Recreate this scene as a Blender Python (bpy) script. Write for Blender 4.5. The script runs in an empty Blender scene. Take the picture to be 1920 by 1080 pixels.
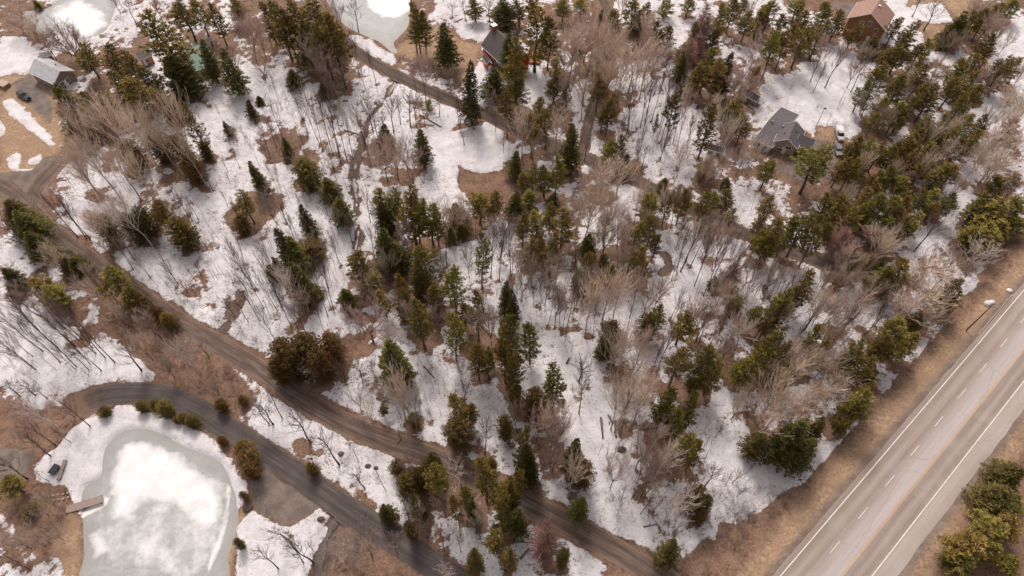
import bpy, bmesh, math, random
import numpy as np
from mathutils import Vector, Matrix
random.seed(7); rng = np.random.default_rng(11)
R = math.radians
# ------------------------------------------------------------------ camera, world, sun
sc = bpy.context.scene
H = 128.0; F_PX = 1280.0; PITCH = R(55)          # height over ground, focal length (1920 px wide), angle below horizon
cam_d = bpy.data.cameras.new('camera'); cam = bpy.data.objects.new('camera', cam_d)
sc.collection.objects.link(cam); sc.camera = cam
cam_d.sensor_width = 36; cam_d.lens = 24; cam_d.clip_end = 6000; cam_d.clip_start = 1
cam.location = (0, 0, H); cam.rotation_euler = (R(90) - PITCH, 0, 0)
world = bpy.data.worlds.new('World'); sc.world = world; world.use_nodes = True
wn = world.node_tree.nodes; wl = world.node_tree.links
SUN_EL, SUN_AZ = R(52), R(-14)                   # azimuth from +Y towards +X
sky = wn.new('ShaderNodeTexSky'); sky.sky_type = 'NISHITA'; sky.sun_disc = False
sky.sun_elevation = SUN_EL; sky.sun_rotation = SUN_AZ; sky.dust_density = 4; sky.air_density = 1.0; sky.ozone_density = 0.5
hs = wn.new('ShaderNodeHueSaturation'); hs.inputs['Saturation'].default_value = 0.22
tint = wn.new('ShaderNodeMixRGB'); tint.blend_type = 'MULTIPLY'; tint.inputs[0].default_value = 1
tint.inputs[2].default_value = (1.0, 0.925, 0.905, 1)   # thin cloud, warm white
wl.new(sky.outputs[0], hs.inputs['Color']); wl.new(hs.outputs[0], tint.inputs[1]); wl.new(tint.outputs[0], wn['Background'].inputs[0])
wn['Background'].inputs[1].default_value = 0.15
sd = bpy.data.lights.new('sun', 'SUN'); sd.energy = 1.8; sd.angle = R(14); sd.color = (1.0, 0.93, 0.86)
sun = bpy.data.objects.new('sun', sd); sc.collection.objects.link(sun)
sun.rotation_euler = (R(90) - SUN_EL, 0, math.pi - SUN_AZ)
sc.view_settings.view_transform = 'Standard'; sc.view_settings.look = 'None'
sc.view_settings.exposure = 0.2; sc.view_settings.gamma = 1
# ------------------------------------------------------------------ photograph geometry -> place
cP, sP = math.cos(PITCH), math.sin(PITCH)
def ray(px, py):
    dx = (np.asarray(px, float) - 960) / F_PX; dy = (540 - np.asarray(py, float)) / F_PX
    return dx, cP + dy * sP, -sP + dy * cP
def G(px, py, z=0.0):
    dx, fy, dz = ray(px, py); t = (z - H) / dz
    return np.stack([dx * t, fy * t], -1)
def PX(X, Y, Z=0.0):
    f = Y * cP + (H - Z) * sP; u = Y * sP - (H - Z) * cP
    f = np.maximum(f, 1e-3)
    return 960 + F_PX * X / f, 540 - F_PX * u / f
NADIR = np.array([960.0, 540 + F_PX * cP / (1 - 1e-9) / sP * 1.0]); NADIR[1] = 540 + F_PX * math.tan(R(90) - PITCH)
def place(xt, yt, L, hcap):
    """top pixel and picture length of an upright thing -> base point, height"""
    d = NADIR - np.array([xt, yt]); n = np.linalg.norm(d); L = min(L, n * .8); b = np.array([xt, yt]) + d / n * L
    g = G(*b); dx, fy, dz = ray(xt, yt); t = np.linalg.norm(g) / math.hypot(dx, fy); h = H + t * dz
    if h > hcap: h = hcap; g = G(xt, yt, h)
    depth = g[1] * cP + (H - h * .7) * sP
    return g, float(h), depth / F_PX
# ------------------------------------------------------------------ noise
def vnoise(x, y, seed=0):
    xi = np.floor(x).astype(np.int64); yi = np.floor(y).astype(np.int64); fx = x - xi; fy = y - yi
    fx = fx * fx * (3 - 2 * fx); fy = fy * fy * (3 - 2 * fy)
    def hsh(a, b):
        n = (a * 374761393 + b * 668265263 + seed * 974634777) & 0xFFFFFFFF
        n = ((n ^ (n >> 13)) * 1274126177) & 0xFFFFFFFF
        return ((n ^ (n >> 16)) & 0xFFFF) / 65535.0
    return (hsh(xi, yi) * (1 - fx) + hsh(xi + 1, yi) * fx) * (1 - fy) + (hsh(xi, yi + 1) * (1 - fx) + hsh(xi + 1, yi + 1) * fx) * fy
def fbm(x, y, s, oct=4, seed=0):
    v = 0; a = .5; tot = 0
    for i in range(oct):
        v = v + a * vnoise(x / s + i * 17.3, y / s - i * 9.1, seed + i); tot += a; a *= .55; s *= .5
    return v / tot
# ------------------------------------------------------------------ materials
def mat(name, col, rough=.85, noise=None, col2=None, bump=0, spec=.2, metal=0, attr=None, rnd=0, stretch=None):
    m = bpy.data.materials.new(name); m.use_nodes = True; n = m.node_tree.nodes; l = m.node_tree.links
    b = n['Principled BSDF']; b.inputs['Roughness'].default_value = rough; b.inputs['Specular IOR Level'].default_value = spec
    b.inputs['Metallic'].default_value = metal
    b.inputs['Base Color'].default_value = (*col, 1); out = None
    if noise:
        tc = n.new('ShaderNodeTexCoord'); nz = n.new('ShaderNodeTexNoise'); nz.inputs['Scale'].default_value = noise; nz.inputs['Detail'].default_value = 5
        if stretch:
            mp = n.new('ShaderNodeMapping'); mp.inputs['Scale'].default_value = stretch; l.new(tc.outputs['Object'], mp.inputs[0]); l.new(mp.outputs[0], nz.inputs['Vector'])
        else: l.new(tc.outputs['Object'], nz.inputs['Vector'])
        rp = n.new('ShaderNodeValToRGB'); rp.color_ramp.elements[0].position = .35; rp.color_ramp.elements[1].position = .65
        rp.color_ramp.elements[0].color = (*col, 1); rp.color_ramp.elements[1].color = (*(col2 or [min(1, c * 1.4) for c in col]), 1)
        l.new(nz.outputs['Fac'], rp.inputs[0]); out = rp.outputs[0]
        if bump:
            bp = n.new('ShaderNodeBump'); bp.inputs['Strength'].default_value = bump; bp.inputs['Distance'].default_value = .1
            l.new(nz.outputs['Fac'], bp.inputs['Height']); l.new(bp.outputs[0], b.inputs['Normal'])
    if attr:       # natural tone of each twig / needle tuft, stored on the mesh
        at = n.new('ShaderNodeAttribute'); at.attribute_name = 'tone'
        rp = n.new('ShaderNodeValToRGB'); rp.color_ramp.elements[0].color = (*col, 1); rp.color_ramp.elements[1].color = (*col2, 1)
        l.new(at.outputs['Fac'], rp.inputs[0]); out = rp.outputs[0]
    if rnd:
        oi = n.new('ShaderNodeObjectInfo'); mr = n.new('ShaderNodeMapRange'); mr.inputs[3].default_value = 1 - rnd; mr.inputs[4].default_value = 1 + rnd
        hsv = n.new('ShaderNodeHueSaturation'); l.new(oi.outputs['Random'], mr.inputs[0]); l.new(mr.outputs[0], hsv.inputs['Value'])
        m2 = n.new('ShaderNodeMapRange'); m2.inputs[3].default_value = .5 + rnd * .035; m2.inputs[4].default_value = .5 - rnd * .12
        mm = n.new('ShaderNodeMath'); mm.operation = 'FRACT'; m7 = n.new('ShaderNodeMath'); m7.operation = 'MULTIPLY'; m7.inputs[1].default_value = 7.31
        l.new(oi.outputs['Random'], m7.inputs[0]); l.new(m7.outputs[0], mm.inputs[0]); l.new(mm.outputs[0], m2.inputs[0]); l.new(m2.outputs[0], hsv.inputs['Hue'])
        if out: l.new(out, hsv.inputs['Color'])
        else: hsv.inputs['Color'].default_value = (*col, 1)
        out = hsv.outputs[0]
    if out: l.new(out, b.inputs['Base Color'])
    return m
M = dict(
 bark=mat('bark', (.10, .07, .05), noise=6, col2=(.17, .125, .10), rnd=.25),
 bark_dark=mat('dark_bark', (.055, .038, .030), noise=6, col2=(.10, .072, .058), rnd=.25),
 bark_pale=mat('pale_bark', (.30, .235, .185), noise=5, col2=(.46, .38, .32), rnd=.2),
 bark_birch=mat('birch_bark', (.50, .43, .38), noise=5, col2=(.70, .63, .58), rnd=.1),
 twig_pale=mat('pale_twigs', (.38, .285, .205), col2=(.78, .645, .52), attr=1, rnd=.16),
 twig_brown=mat('brown_twigs', (.20, .14, .11), col2=(.54, .44, .355), attr=1, rnd=.3),
 twig_dark=mat('dark_twigs', (.11, .075, .06), col2=(.24, .17, .14), attr=1, rnd=.25),
 twig_birch=mat('birch_twigs', (.46, .37, .32), col2=(.74, .65, .58), attr=1, rnd=.12),
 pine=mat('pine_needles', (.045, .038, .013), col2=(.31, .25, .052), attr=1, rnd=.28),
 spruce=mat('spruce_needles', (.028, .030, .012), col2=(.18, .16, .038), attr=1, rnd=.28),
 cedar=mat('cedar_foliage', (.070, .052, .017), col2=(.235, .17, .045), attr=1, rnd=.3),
 russet=mat('russet_twigs', (.11, .062, .042), col2=(.27, .165, .12), attr=1, rnd=.2),
)
# ------------------------------------------------------------------ mesh helpers
class MB:
    def __init__(s): s.v = []; s.f = []; s.t = []
    def add(s, vs, fs, tone=.5):
        o = len(s.v); s.v += [tuple(p) for p in vs]; s.f += [tuple(i + o for i in f) for f in fs]; s.t += [tone] * len(vs)
    def box(s, c, size, rz=0, tone=.5):
        x, y, z = [q / 2 for q in size]; ca, sa = math.cos(rz), math.sin(rz)
        vs = [(c[0] + a * x * ca - b * y * sa, c[1] + a * x * sa + b * y * ca, c[2] + d * z) for a in (-1, 1) for b in (-1, 1) for d in (-1, 1)]
        s.add(vs, [(0, 1, 3, 2), (4, 6, 7, 5), (0, 4, 5, 1), (2, 3, 7, 6), (0, 2, 6, 4), (1, 5, 7, 3)], tone)
    def tube(s, pts, rad, n=3, tone=.5, cap=False):
        vs = []; fs = []
        for i, p in enumerate(pts):
            p = Vector(p); d = (Vector(pts[min(i + 1, len(pts) - 1)]) - Vector(pts[max(i - 1, 0)])).normalized()
            a = d.orthogonal().normalized() if abs(d.z) < .95 else Vector((1, 0, 0)); b = d.cross(a).normalized(); a = b.cross(d)
            for k in range(n):
                q = 2 * math.pi * k / n; vs.append(p + (a * math.cos(q) + b * math.sin(q)) * rad[i])
        for i in range(len(pts) - 1):
            for k in range(n): fs.append((i * n + k, i * n + (k + 1) % n, (i + 1) * n + (k + 1) % n, (i + 1) * n + k))
        if cap: fs.append(tuple(range(n - 1, -1, -1))); fs.append(tuple((len(pts) - 1) * n + k for k in range(n)))
        s.add(vs, fs, tone)
    def mesh(s, name, m, smooth=False):
        me = bpy.data.meshes.new(name); me.from_pydata(s.v, [], s.f)
        a = me.attributes.new('tone', 'FLOAT', 'POINT'); a.data.foreach_set('value', np.array(s.t, dtype=np.float32))
        if smooth: me.polygons.foreach_set('use_smooth', [True] * len(me.polygons))
        me.materials.append(m); me.update(); return me
    def build(s, name, m, parent=None, smooth=False):
        o = bpy.data.objects.new(name, s.mesh(name, m, smooth)); sc.collection.objects.link(o)
        if parent: o.parent = parent
        return o
def tag(o, label=None, cat=None, group=None, kind=None):
    if label: o['label'] = label
    if cat: o['category'] = cat
    if group: o['group'] = group
    if kind: o['kind'] = kind
    return o
def empty(name, loc, rz=0, label=None, cat=None, group=None):
    o = bpy.data.objects.new(name, None); o.location = loc; o.rotation_euler = (0, 0, rz); o.empty_display_size = .2
    sc.collection.objects.link(o); return tag(o, label, cat, group)
# ------------------------------------------------------------------ tree data: "kind x y length crown_width" read off twelve 3x enlargements
TILES = {
'A': (0, 0, """p 850 70 470 250;s 965 330 230 200;p 440 240 230 140;p 590 250 260 150;p 690 300 260 140;p 640 400 260 150;p 730 450 260 180;s 310 490 330 190;p 560 530 200 140;p 480 520 190 130;p 810 380 220 140;p 880 530 180 130;s 1130 230 250 110;s 1255 290 260 130
p 1000 0 250 160;p 1090 0 240 120;p 1180 10 260 100;p 1310 0 150 120;p 950 560 150 100;c 980 770 230 120;c 850 740 200 130;s 190 0 60 180;s 1410 910 190 80;s 1390 565 110 60;s 1265 690 90 50;s 1130 800 110 60;p 1040 600 330 110;c 1040 870 180 120;c 700 800 180 130
d 400 630 400 170;d 560 620 440 200;d 740 680 420 180;d 830 650 430 160;d 920 590 470 180;d 460 800 380 170;d 620 860 330 160;d 400 870 300 150;d 720 900 330 140;d 990 720 380 120
m 330 150 230 220;m 270 100 250 150;m 380 180 200 130;m 120 60 170 180;m 40 40 170 180;m 150 130 120 120;k 460 20 190 150;m 1340 60 300 160;m 1410 80 260 130;m 230 200 160 120;d 1300 300 200 80;k 1240 880 100 40;k 1310 860 90 40;k 1150 980 110 60;k 640 0 90 70;k 700 0 160 80;k 860 0 120 80;m 500 590 260 150;m 1290 700 120 70;k 1270 980 60 30"""),
'B': (480, 0, """p 100 0 350 160;p 200 0 330 160;p 310 20 380 190;p 400 70 370 180;p 440 220 290 130;s 240 110 300 130;p 40 10 250 110;s 190 390 100 80;s 370 470 90 60;p 890 10 290 110;p 930 60 250 100;s 1060 140 250 130;s 1195 350 350 110
p 1230 0 120 110;s 1390 0 170 140;s 1430 200 220 110;s 1340 390 170 130;p 1410 460 320 110;s 720 715 120 90;s 920 730 210 100;s 150 770 130 60;c 260 900 160 150;s 400 1010 120 110;s 10 540 50 50;p 970 560 60 50;p 350 130 330 150;p 150 60 300 130;p 880 90 220 100
m 300 210 260 190;m 420 250 270 200;k 540 0 180 110;m 360 0 120 120;k 1170 0 110 70;k 380 550 370 90;k 270 530 300 60;k 340 560 330 70;k 430 600 330 80;k 400 640 290 60;k 300 600 260 60;k 230 560 200 60;k 480 640 260 60;k 200 480 200 60
m 920 300 280 130;k 520 150 290 70;k 840 520 200 120;m 760 800 220 200;m 850 830 210 170;m 700 830 200 170;m 820 760 200 160;k 1165 750 75 70;k 1100 20 80 70;k 1310 0 120 90;k 60 680 160 60;k 20 720 180 60;m 0 300 160 120;k 620 560 190 80;k 660 640 180 90;k 560 600 240 80;k 740 560 200 90;k 600 750 200 70;k 790 560 150 60;k 880 560 160 70
m 1080 350 140 110;k 1000 330 130 60;k 930 560 150 50;k 1130 540 170 70;k 1020 540 120 60;k 700 640 140 60;m 240 860 170 120;m 60 0 160 90;m 20 60 220 110;k 880 350 170 60;k 1140 560 150 50;m 330 300 220 130;k 590 380 150 50;k 640 290 200 50"""),
'C': (960, 0, """p 140 0 410 190;p 215 100 300 120;p 40 0 150 100;p 290 0 120 100;p 390 0 100 100;p 30 230 370 160;p 20 440 190 140;p 250 340 220 110;p 240 440 150 100;p 150 540 200 110;p 200 590 250 130;s 345 690 280 120;p 120 640 250 120;s 20 850 150 80;p 120 930 150 90;p 190 920 180 110;p 260 890 220 130;p 60 970 120 90
s 505 60 100 45;p 690 0 190 130;p 760 20 170 100;s 720 60 130 80;p 830 120 170 100;p 890 140 160 90;p 700 230 90 60;s 370 190 100 60;s 650 280 50 45;p 560 540 230 120;s 970 300 180 80;p 940 480 370 100;p 1120 290 250 120;p 1180 330 260 140;s 1230 310 260 100;p 1060 370 200 110;p 1030 400 150 90;p 1140 580 330 120;p 1260 560 200 160;p 1320 650 190 120;p 1110 900 110 120
p 560 800 150 120;p 620 760 190 80;s 650 870 120 60;s 860 1000 70 60;s 1215 1000 70 60;p 1000 0 100 90;t 1090 20 280 110;t 1110 70 260 110;p 1190 40 260 110;p 1260 0 200 100;p 1340 70 180 110;p 1405 70 150 110;p 1310 0 100 110;p 1430 30 100 90;p 870 0 110 100;t 1000 230 200 110;p 980 240 120 90;p 1385 380 160 80;p 820 650 130 35;p 1050 130 200 90;p 1150 170 180 100;t 1060 200 180 100;p 300 480 180 80;p 520 600 150 90
m 430 60 320 250;d 340 200 280 200;d 560 280 260 200;d 700 290 300 220;d 770 270 300 180;d 400 160 260 170;d 640 330 270 150;m 300 420 220 130;d 260 650 220 170;d 60 650 250 150;d 120 790 130 130;m 440 620 300 120;d 520 950 170 180;d 620 940 170 180;d 980 520 300 120;b 1230 690 300 110;b 1390 780 200 140;b 1380 250 150 150;m 1370 420 160 140
d 960 850 200 120;d 1000 960 160 120;m 1130 950 130 110;k 700 470 280 90;k 770 480 250 80;k 680 560 230 60;k 800 440 270 80;k 840 420 280 60;k 730 790 120 50;k 760 820 130 60;k 900 520 300 70;k 990 600 270 60;k 1040 660 220 50;k 870 560 250 50;k 470 420 180 60;k 420 380 220 70;m 290 520 180 110;d 460 150 250 130;m 900 230 160 120;m 820 250 180 120;m 1290 420 200 130;m 1310 480 180 120;m 1330 800 200 120;m 240 780 200 90;k 640 640 140 50;m 300 250 200 150;m 490 300 220 130;m 350 330 250 120;d 500 200 240 190;m 420 330 260 180;d 540 380 230 150;p 500 420 220 110;d 410 480 200 130;d 590 180 230 170;p 520 300 200 100;m 470 90 230 170;p 575 60 200 110"""),
'D': (1440, 0, """p 30 0 200 120;p 90 90 280 120;p 180 0 130 120;p 210 70 200 120;p 340 20 200 130;p 420 60 190 110;p 130 150 270 120;p 230 130 280 140;p 60 180 290 120;p 320 130 220 130;p 510 130 170 90;s 610 200 120 120;p 745 95 190 100;p 830 120 200 120;p 800 200 250 140;p 730 240 220 130;p 650 370 250 130;p 560 470 190 110;p 870 250 200 110;p 920 220 120 80;s 1120 70 220 120;s 1070 120 170 110;p 1180 70 160 110;p 1250 60 200 120
p 1320 20 200 110;p 1400 0 150 120;p 1270 200 230 120;p 1170 300 200 110;p 1100 340 200 110;p 1230 340 200 110;p 1160 400 220 120;p 1080 430 220 120;p 960 470 260 130;p 890 380 220 120;p 820 540 240 120;p 760 590 200 110;p 1210 480 230 120;p 1130 520 220 110;p 1000 650 240 120;p 940 660 240 130;p 860 720 250 120;p 800 760 220 110;p 730 800 220 110;p 600 770 240 120;p 520 770 220 110;p 660 800 200 110;p 310 825 290 220;p 30 890 180 120
p 990 740 220 110;p 1070 700 220 120;p 1120 760 220 110;p 1200 730 220 110;p 1240 650 190 90;p 900 900 200 120;p 1000 930 180 120;p 1060 930 180 120;p 700 940 180 120;p 620 990 150 110;p 780 1000 150 120;p 500 900 200 120;p 1380 330 250 110;p 1330 330 220 100;p 1420 320 200 110;p 1400 670 160 100;p 1390 980 150 120;p 1310 1000 130 120;p 670 550 180 110;p 620 640 150 90;p 770 430 220 120;p 900 480 200 120;p 850 330 200 110;p 570 860 200 100;p 450 880 200 100;p 840 830 220 110;p 940 810 200 120;p 1150 640 200 110
m 360 180 340 130;k 330 350 200 60;k 410 300 220 90;m 530 320 200 120;m 600 520 170 150;m 800 460 180 150;k 860 0 110 100;k 960 20 180 110;d 1180 0 200 120;d 1420 570 180 180;d 1400 760 200 190;d 1300 890 170 180;d 1250 950 120 140;t 820 960 140 100;m 1320 120 200 130;m 1000 300 200 130;m 960 380 180 130;m 700 620 170 120;m 1300 600 180 120;k 560 330 220 80;m 1430 460 150 110;m 560 250 150 100;d 1290 760 200 120;t 550 800 180 90;m 1080 180 220 120;m 460 230 160 90"""),
'E': (0, 360, """s 30 50 230 150;s 100 110 220 150;s 150 230 190 130;s 20 430 150 90;s 50 520 90 80;p 190 490 150 150;p 260 540 150 150;p 320 590 100 120;s 340 330 130 130;s 405 370 120 110;p 600 440 200 170;p 700 540 160 130;c 920 690 100 80;c 850 640 110 80;p 880 50 220 140;c 980 150 180 140;c 1030 210 130 110;p 1350 0 190 130;c 1340 140 100 90;c 740 560 140 100;c 560 150 170 120;c 690 130 180 110;c 760 90 200 120
b 680 50 320 150;b 590 60 300 150;d 520 120 250 130;d 490 150 230 120;k 340 60 280 90;d 560 280 110 80;k 640 290 190 60;k 760 360 150 60;k 300 30 300 90;k 230 0 330 90;m 300 330 180 140;d 250 310 170 110;m 430 440 180 160;d 500 520 160 120;k 470 780 260 90;k 400 740 280 90;k 330 700 300 90;k 250 620 310 90;k 180 640 330 100;k 90 660 330 100;k 20 700 300 90;k 120 760 300 90;k 220 790 290 90;k 0 830 240 80;k 330 800 250 80;k 60 880 190 80
k 240 690 250 70;k 300 590 250 70;k 150 560 260 80;k 430 870 200 80;k 20 600 250 80;k 290 650 330 90;k 370 880 180 80;k 480 440 260 70;k 540 480 200 60;k 0 160 300 70;k 680 880 180 140;m 750 820 170 130;b 960 850 160 120;b 1010 860 200 110;k 1320 340 250 80;k 1260 260 250 70;k 1390 480 200 60;k 1010 500 90 80;k 1090 400 90 80;k 920 400 150 70;m 980 700 130 100;k 820 720 150 60;k 1310 60 170 60;k 980 0 160 60;k 1050 40 140 50;k 860 300 120 50;k 1240 0 90 40
d 0 80 200 100;m 230 560 150 130;m 60 560 130 120;m 620 650 130 120;m 790 700 140 120;m 40 470 120 120;k 1370 560 180 60;k 1120 860 100 60;k 1260 600 120 70;k 1330 620 130 60;k 1060 520 80 50;m 1140 280 80 60;m 900 950 130 120;m 640 230 200 120"""),
'F': (480, 360, """s 120 210 240 110;s 180 270 180 130;s 190 390 210 130;s 260 470 160 110;s 300 520 80 80;s 70 420 110 70;s 95 370 70 45;s 255 80 200 90;c 310 290 90 130;s 460 40 150 110;s 420 0 60 80;p 560 340 190 150;p 640 480 110 130;s 495 550 110 90;p 700 570 140 110;p 710 0 250 160;p 760 0 220 140;p 850 0 300 170;s 700 60 220 120;s 700 220 230 120;s 770 270 180 140;p 880 40 260 140;p 960 50 250 130;p 1000 90 220 120
p 930 300 240 160;c 900 420 190 120;p 800 470 190 110;p 1090 410 300 160;p 1000 520 160 120;s 1130 70 110 100;s 1150 170 80 90;s 1090 200 90 60;p 1250 0 180 160;p 1340 0 150 110;p 1255 250 300 110;p 900 640 250 160;p 1235 570 270 120;p 1095 700 260 140;p 1240 860 200 120;s 1410 520 180 90;p 1400 700 200 120;p 1400 840 230 140;s 730 830 240 150;s 770 910 170 140;c 130 830 220 170;c 260 810 230 200;c 400 810 150 130;c 330 890 180 130;c 100 950 130 120;c 190 900 170 120;p 1170 640 130 110;c 820 560 170 110;p 1300 900 160 100
m 580 600 330 270;m 560 440 180 150;d 740 790 150 160;b 290 990 90 130;b 150 450 260 140;d 250 560 130 120;m 170 150 80 70;m 1150 60 200 150;m 1370 130 240 150;m 1180 260 230 110;k 360 420 140 50;k 560 950 110 80;k 640 960 110 80;b 1140 970 120 120;k 330 390 300 70;k 290 420 320 70;k 420 250 180 60;k 60 300 330 80;k 100 560 230 70;k 150 590 200 70;k 20 470 230 70;k 380 540 120 50;k 490 120 240 90;m 420 90 160 110;k 0 360 330 80
m 1230 650 260 120;m 1320 650 270 110;m 700 350 180 120;k 1360 200 380 90;k 1430 200 300 80;k 620 200 200 70;k 640 60 250 80;k 600 0 180 60;k 230 120 280 60;k 130 60 260 60;m 860 620 200 120;k 770 470 150 60;k 310 620 200 50;k 10 660 260 70;k 1050 230 200 70;m 990 650 90 80;m 1060 40 220 150;k 680 470 100 50;m 820 150 230 120;k 1310 230 250 80;m 40 0 200 150;m 290 250 100 120;k 460 960 110 100;m 200 620 190 120"""),
'G': (960, 360, """p 60 120 180 120;p 140 100 180 120;p 220 70 170 110;p 290 110 220 140;p 110 260 180 110;p 160 250 150 90;p 220 280 190 120;s 20 0 150 100;p 100 0 100 100;s 240 0 90 70;p 440 330 190 90;s 440 240 120 80;s 375 440 110 70;p 460 480 110 110;p 720 180 170 110;p 800 140 240 120;p 820 250 140 80;p 720 310 200 120;p 740 390 120 90;p 560 420 110 100;p 520 350 150 90;p 830 650 180 110;c 780 700 130 120;s 520 830 100 80;c 570 740 150 120;s 0 560 200 80;p 0 700 350 160;p 110 740 230 120
p 990 680 190 140;p 980 850 270 150;p 1110 880 260 160;p 1170 960 200 120;p 1060 1010 150 110;p 1270 600 120 110;p 1340 940 180 120;p 1390 900 200 130;p 1390 650 150 110;p 1220 0 130 100;p 1250 100 130 80;p 1100 0 150 100;p 1150 0 130 90;p 800 0 130 130;p 980 0 200 110;p 1420 140 150 100;s 1150 480 60 60;p 1410 210 170 100;t 1270 390 160 110;p 890 20 180 80;p 0 860 300 130;p 780 30 170 100
d 440 0 340 200;m 560 0 300 200;m 640 80 250 160;m 540 130 240 150;k 1050 150 340 130;m 1160 170 330 140;m 1240 160 260 130;d 1330 10 200 200;d 560 510 270 240;d 460 540 280 180;d 620 500 260 190;d 640 820 230 200;d 590 860 200 170;d 720 840 220 180;d 710 980 130 200;m 260 530 240 110;m 290 560 190 90;k 340 500 290 70;m 130 310 280 120;m 200 400 240 120;m 800 480 230 170;m 1140 600 260 200;m 1080 590 200 160;b 1330 730 170 190
m 1200 520 200 150;k 400 940 130 130;d 940 950 150 150;k 370 290 150 90;m 60 380 240 130;m 260 330 210 120;k 860 800 240 80;k 900 780 250 80;k 710 520 200 60;k 1120 280 270 70;k 1180 330 280 80;k 1230 250 250 70;k 1000 220 240 70;k 1090 180 260 80;m 660 250 230 130;m 600 300 200 120;m 500 150 250 120;k 540 200 150 60;k 220 560 190 50;k 380 640 140 40;k 130 520 130 60;m 420 430 200 130;m 1300 330 200 130;m 1370 380 200 130;k 1180 720 180 80;k 1120 700 170 70;m 10 500 180 100;k 1390 410 150 50;m 880 430 180 140;m 850 500 170 120;m 700 430 200 130;m 330 0 260 150;k 950 330 120 50;m 1250 820 150 150;m 1180 870 150 130;m 30 300 200 110;d 1050 190 220 140;d 1150 200 200 130"""),
'H': (1440, 360, """p 60 160 280 150;p 150 150 230 130;p 240 110 290 150;p 300 200 260 130;p 355 180 180 90;p 30 240 200 120;p 440 20 220 120;p 560 0 200 130;p 640 20 230 140;p 720 50 230 140;p 800 20 230 140;p 880 0 180 120;p 960 0 150 110;p 1050 20 180 120;p 850 110 150 110;p 760 100 200 120;p 500 100 200 110;p 1230 30 180 200;p 1310 60 200 200;p 1400 40 190 200;p 1250 180 180 200;p 1330 170 150 180;p 1430 130 150 150;p 1180 200 140 130;p 1120 250 80 90
p 780 390 240 160;s 690 420 180 130;p 520 320 200 130;p 440 440 130 80;t 590 350 100 90;s 640 400 130 90;p 260 460 260 120;p 200 520 230 110;p 120 560 240 150;p 70 620 200 120;p 290 770 200 120;p 340 850 120 90;p 60 790 250 160;p 110 850 200 120;s 110 950 110 100;p 520 840 180 120;p 590 920 180 130;p 480 910 140 100;p 760 750 260 200;p 830 790 200 150;p 700 800 220 130;s 870 680 110 90;p 1100 480 230 110;p 1080 560 180 120;p 600 1000 80 120;p 20 700 150 100;p 350 10 200 110;p 400 60 200 110;p 20 30 160 110;p 950 60 130 100;p 690 150 170 110;p 820 160 140 110;p 580 60 200 110
t 450 210 170 130;d 640 230 120 200;d 700 280 110 150;k 980 130 270 120;b 1260 310 180 190;d 930 400 180 230;d 1020 440 150 170;d 900 560 180 230;d 810 620 160 190;d 940 660 150 170;d 340 580 250 130;d 300 620 230 120;m 640 490 160 130;d 560 590 220 170;d 420 600 200 140;d 750 620 160 130;m 200 420 170 120;d 440 1010 70 180;d 330 960 120 150;m 1000 330 130 130;m 520 450 170 130;m 600 560 200 130;k 700 620 230 70;k 520 660 180 70;k 440 680 220 60;k 230 700 220 60;k 640 680 170 60;m 440 260 160 130;m 1180 400 130 110;m 1080 350 130 120;m 60 400 200 120;d 860 500 170 180;m 360 400 160 100;m 140 640 200 110;d 400 720 200 120;d 250 900 170 130;m 930 700 120 100"""),
'I': (0, 720, """c 575 140 50 65;c 775 105 60 65;c 850 100 55 55;c 900 110 85 85;c 1010 175 60 55;c 1060 190 60 75;c 980 190 40 40;c 1235 300 50 50;c 1345 335 95 115;c 1370 385 85 105;c 1385 455 85 85;c 1355 610 50 50;c 1325 880 60 50;c 1230 100 60 75;c 1350 70 50 55;p 30 550 130 170;c 150 700 60 80
b 135 105 300 120;m 300 90 160 150;k 130 300 200 120;k 0 440 190 120;k 150 230 210 100;k 20 0 120 100;k 120 0 110 100;k 190 20 100 80;m 550 0 50 90;m 130 820 170 150;m 30 860 170 130;m 250 820 120 120;k 200 500 100 60;k 0 560 90 60;m 240 640 120 130;m 180 690 120 120;k 0 960 120 90;k 60 1000 120 90;k 360 120 200 90;k 450 470 0 0;m 60 240 160 120;k 320 270 110 60;m 330 700 60 70;m 1190 0 120 90"""),
'J': (480, 720, """s 990 385 120 95;p 1010 450 220 150;p 1130 60 180 130;p 1200 115 120 100;c 1130 210 120 170;p 1280 450 220 160;p 1370 560 190 150;p 1430 560 170 130;p 1390 680 170 130;s 1215 670 90 75;s 720 690 80 90;c 850 780 90 75;s 1225 940 110 95;p 705 125 60 65;c 880 170 70 70;c 790 440 60 90;c 830 530 110 120;c 900 490 110 110;s 890 620 100 80;c 930 690 60 70;p 1350 830 120 130;p 1430 950 120 120;c 1325 425 40 55;c 300 450 60 65;c 1400 190 120 90;p 1180 580 150 100;p 1110 640 180 90;c 960 440 90 100;p 1460 480 180 100
k 30 130 120 140;k 220 190 160 150;k 370 280 200 170;k 530 340 90 70;k 560 490 110 120;k 690 510 100 70;k 800 620 160 70;k 920 740 130 140;k 1130 860 90 60;k 1030 850 100 60;b 1130 440 130 140;d 530 60 170 190;b 610 110 120 110;d 780 0 210 200;m 870 50 240 160;k 1270 200 200 110;k 1160 0 130 100;m 560 830 170 200;b 480 880 120 150;b 560 880 120 120;b 430 950 110 130;k 100 800 100 130;k 200 880 170 180;k 160 900 150 120;k 20 950 140 120;b 1060 1020 60 120;m 650 750 110 130;d 820 30 220 150;m 700 0 100 80;m 1100 230 120 120;m 1180 240 110 110;m 860 440 120 130;m 1030 600 140 120;m 540 30 140 110;k 60 60 160 90;k 0 120 130 100;m 740 850 120 130;b 520 960 110 110;k 280 890 60 50;m 900 650 140 100;m 1240 730 130 120;k 400 560 0 0"""),
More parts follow.
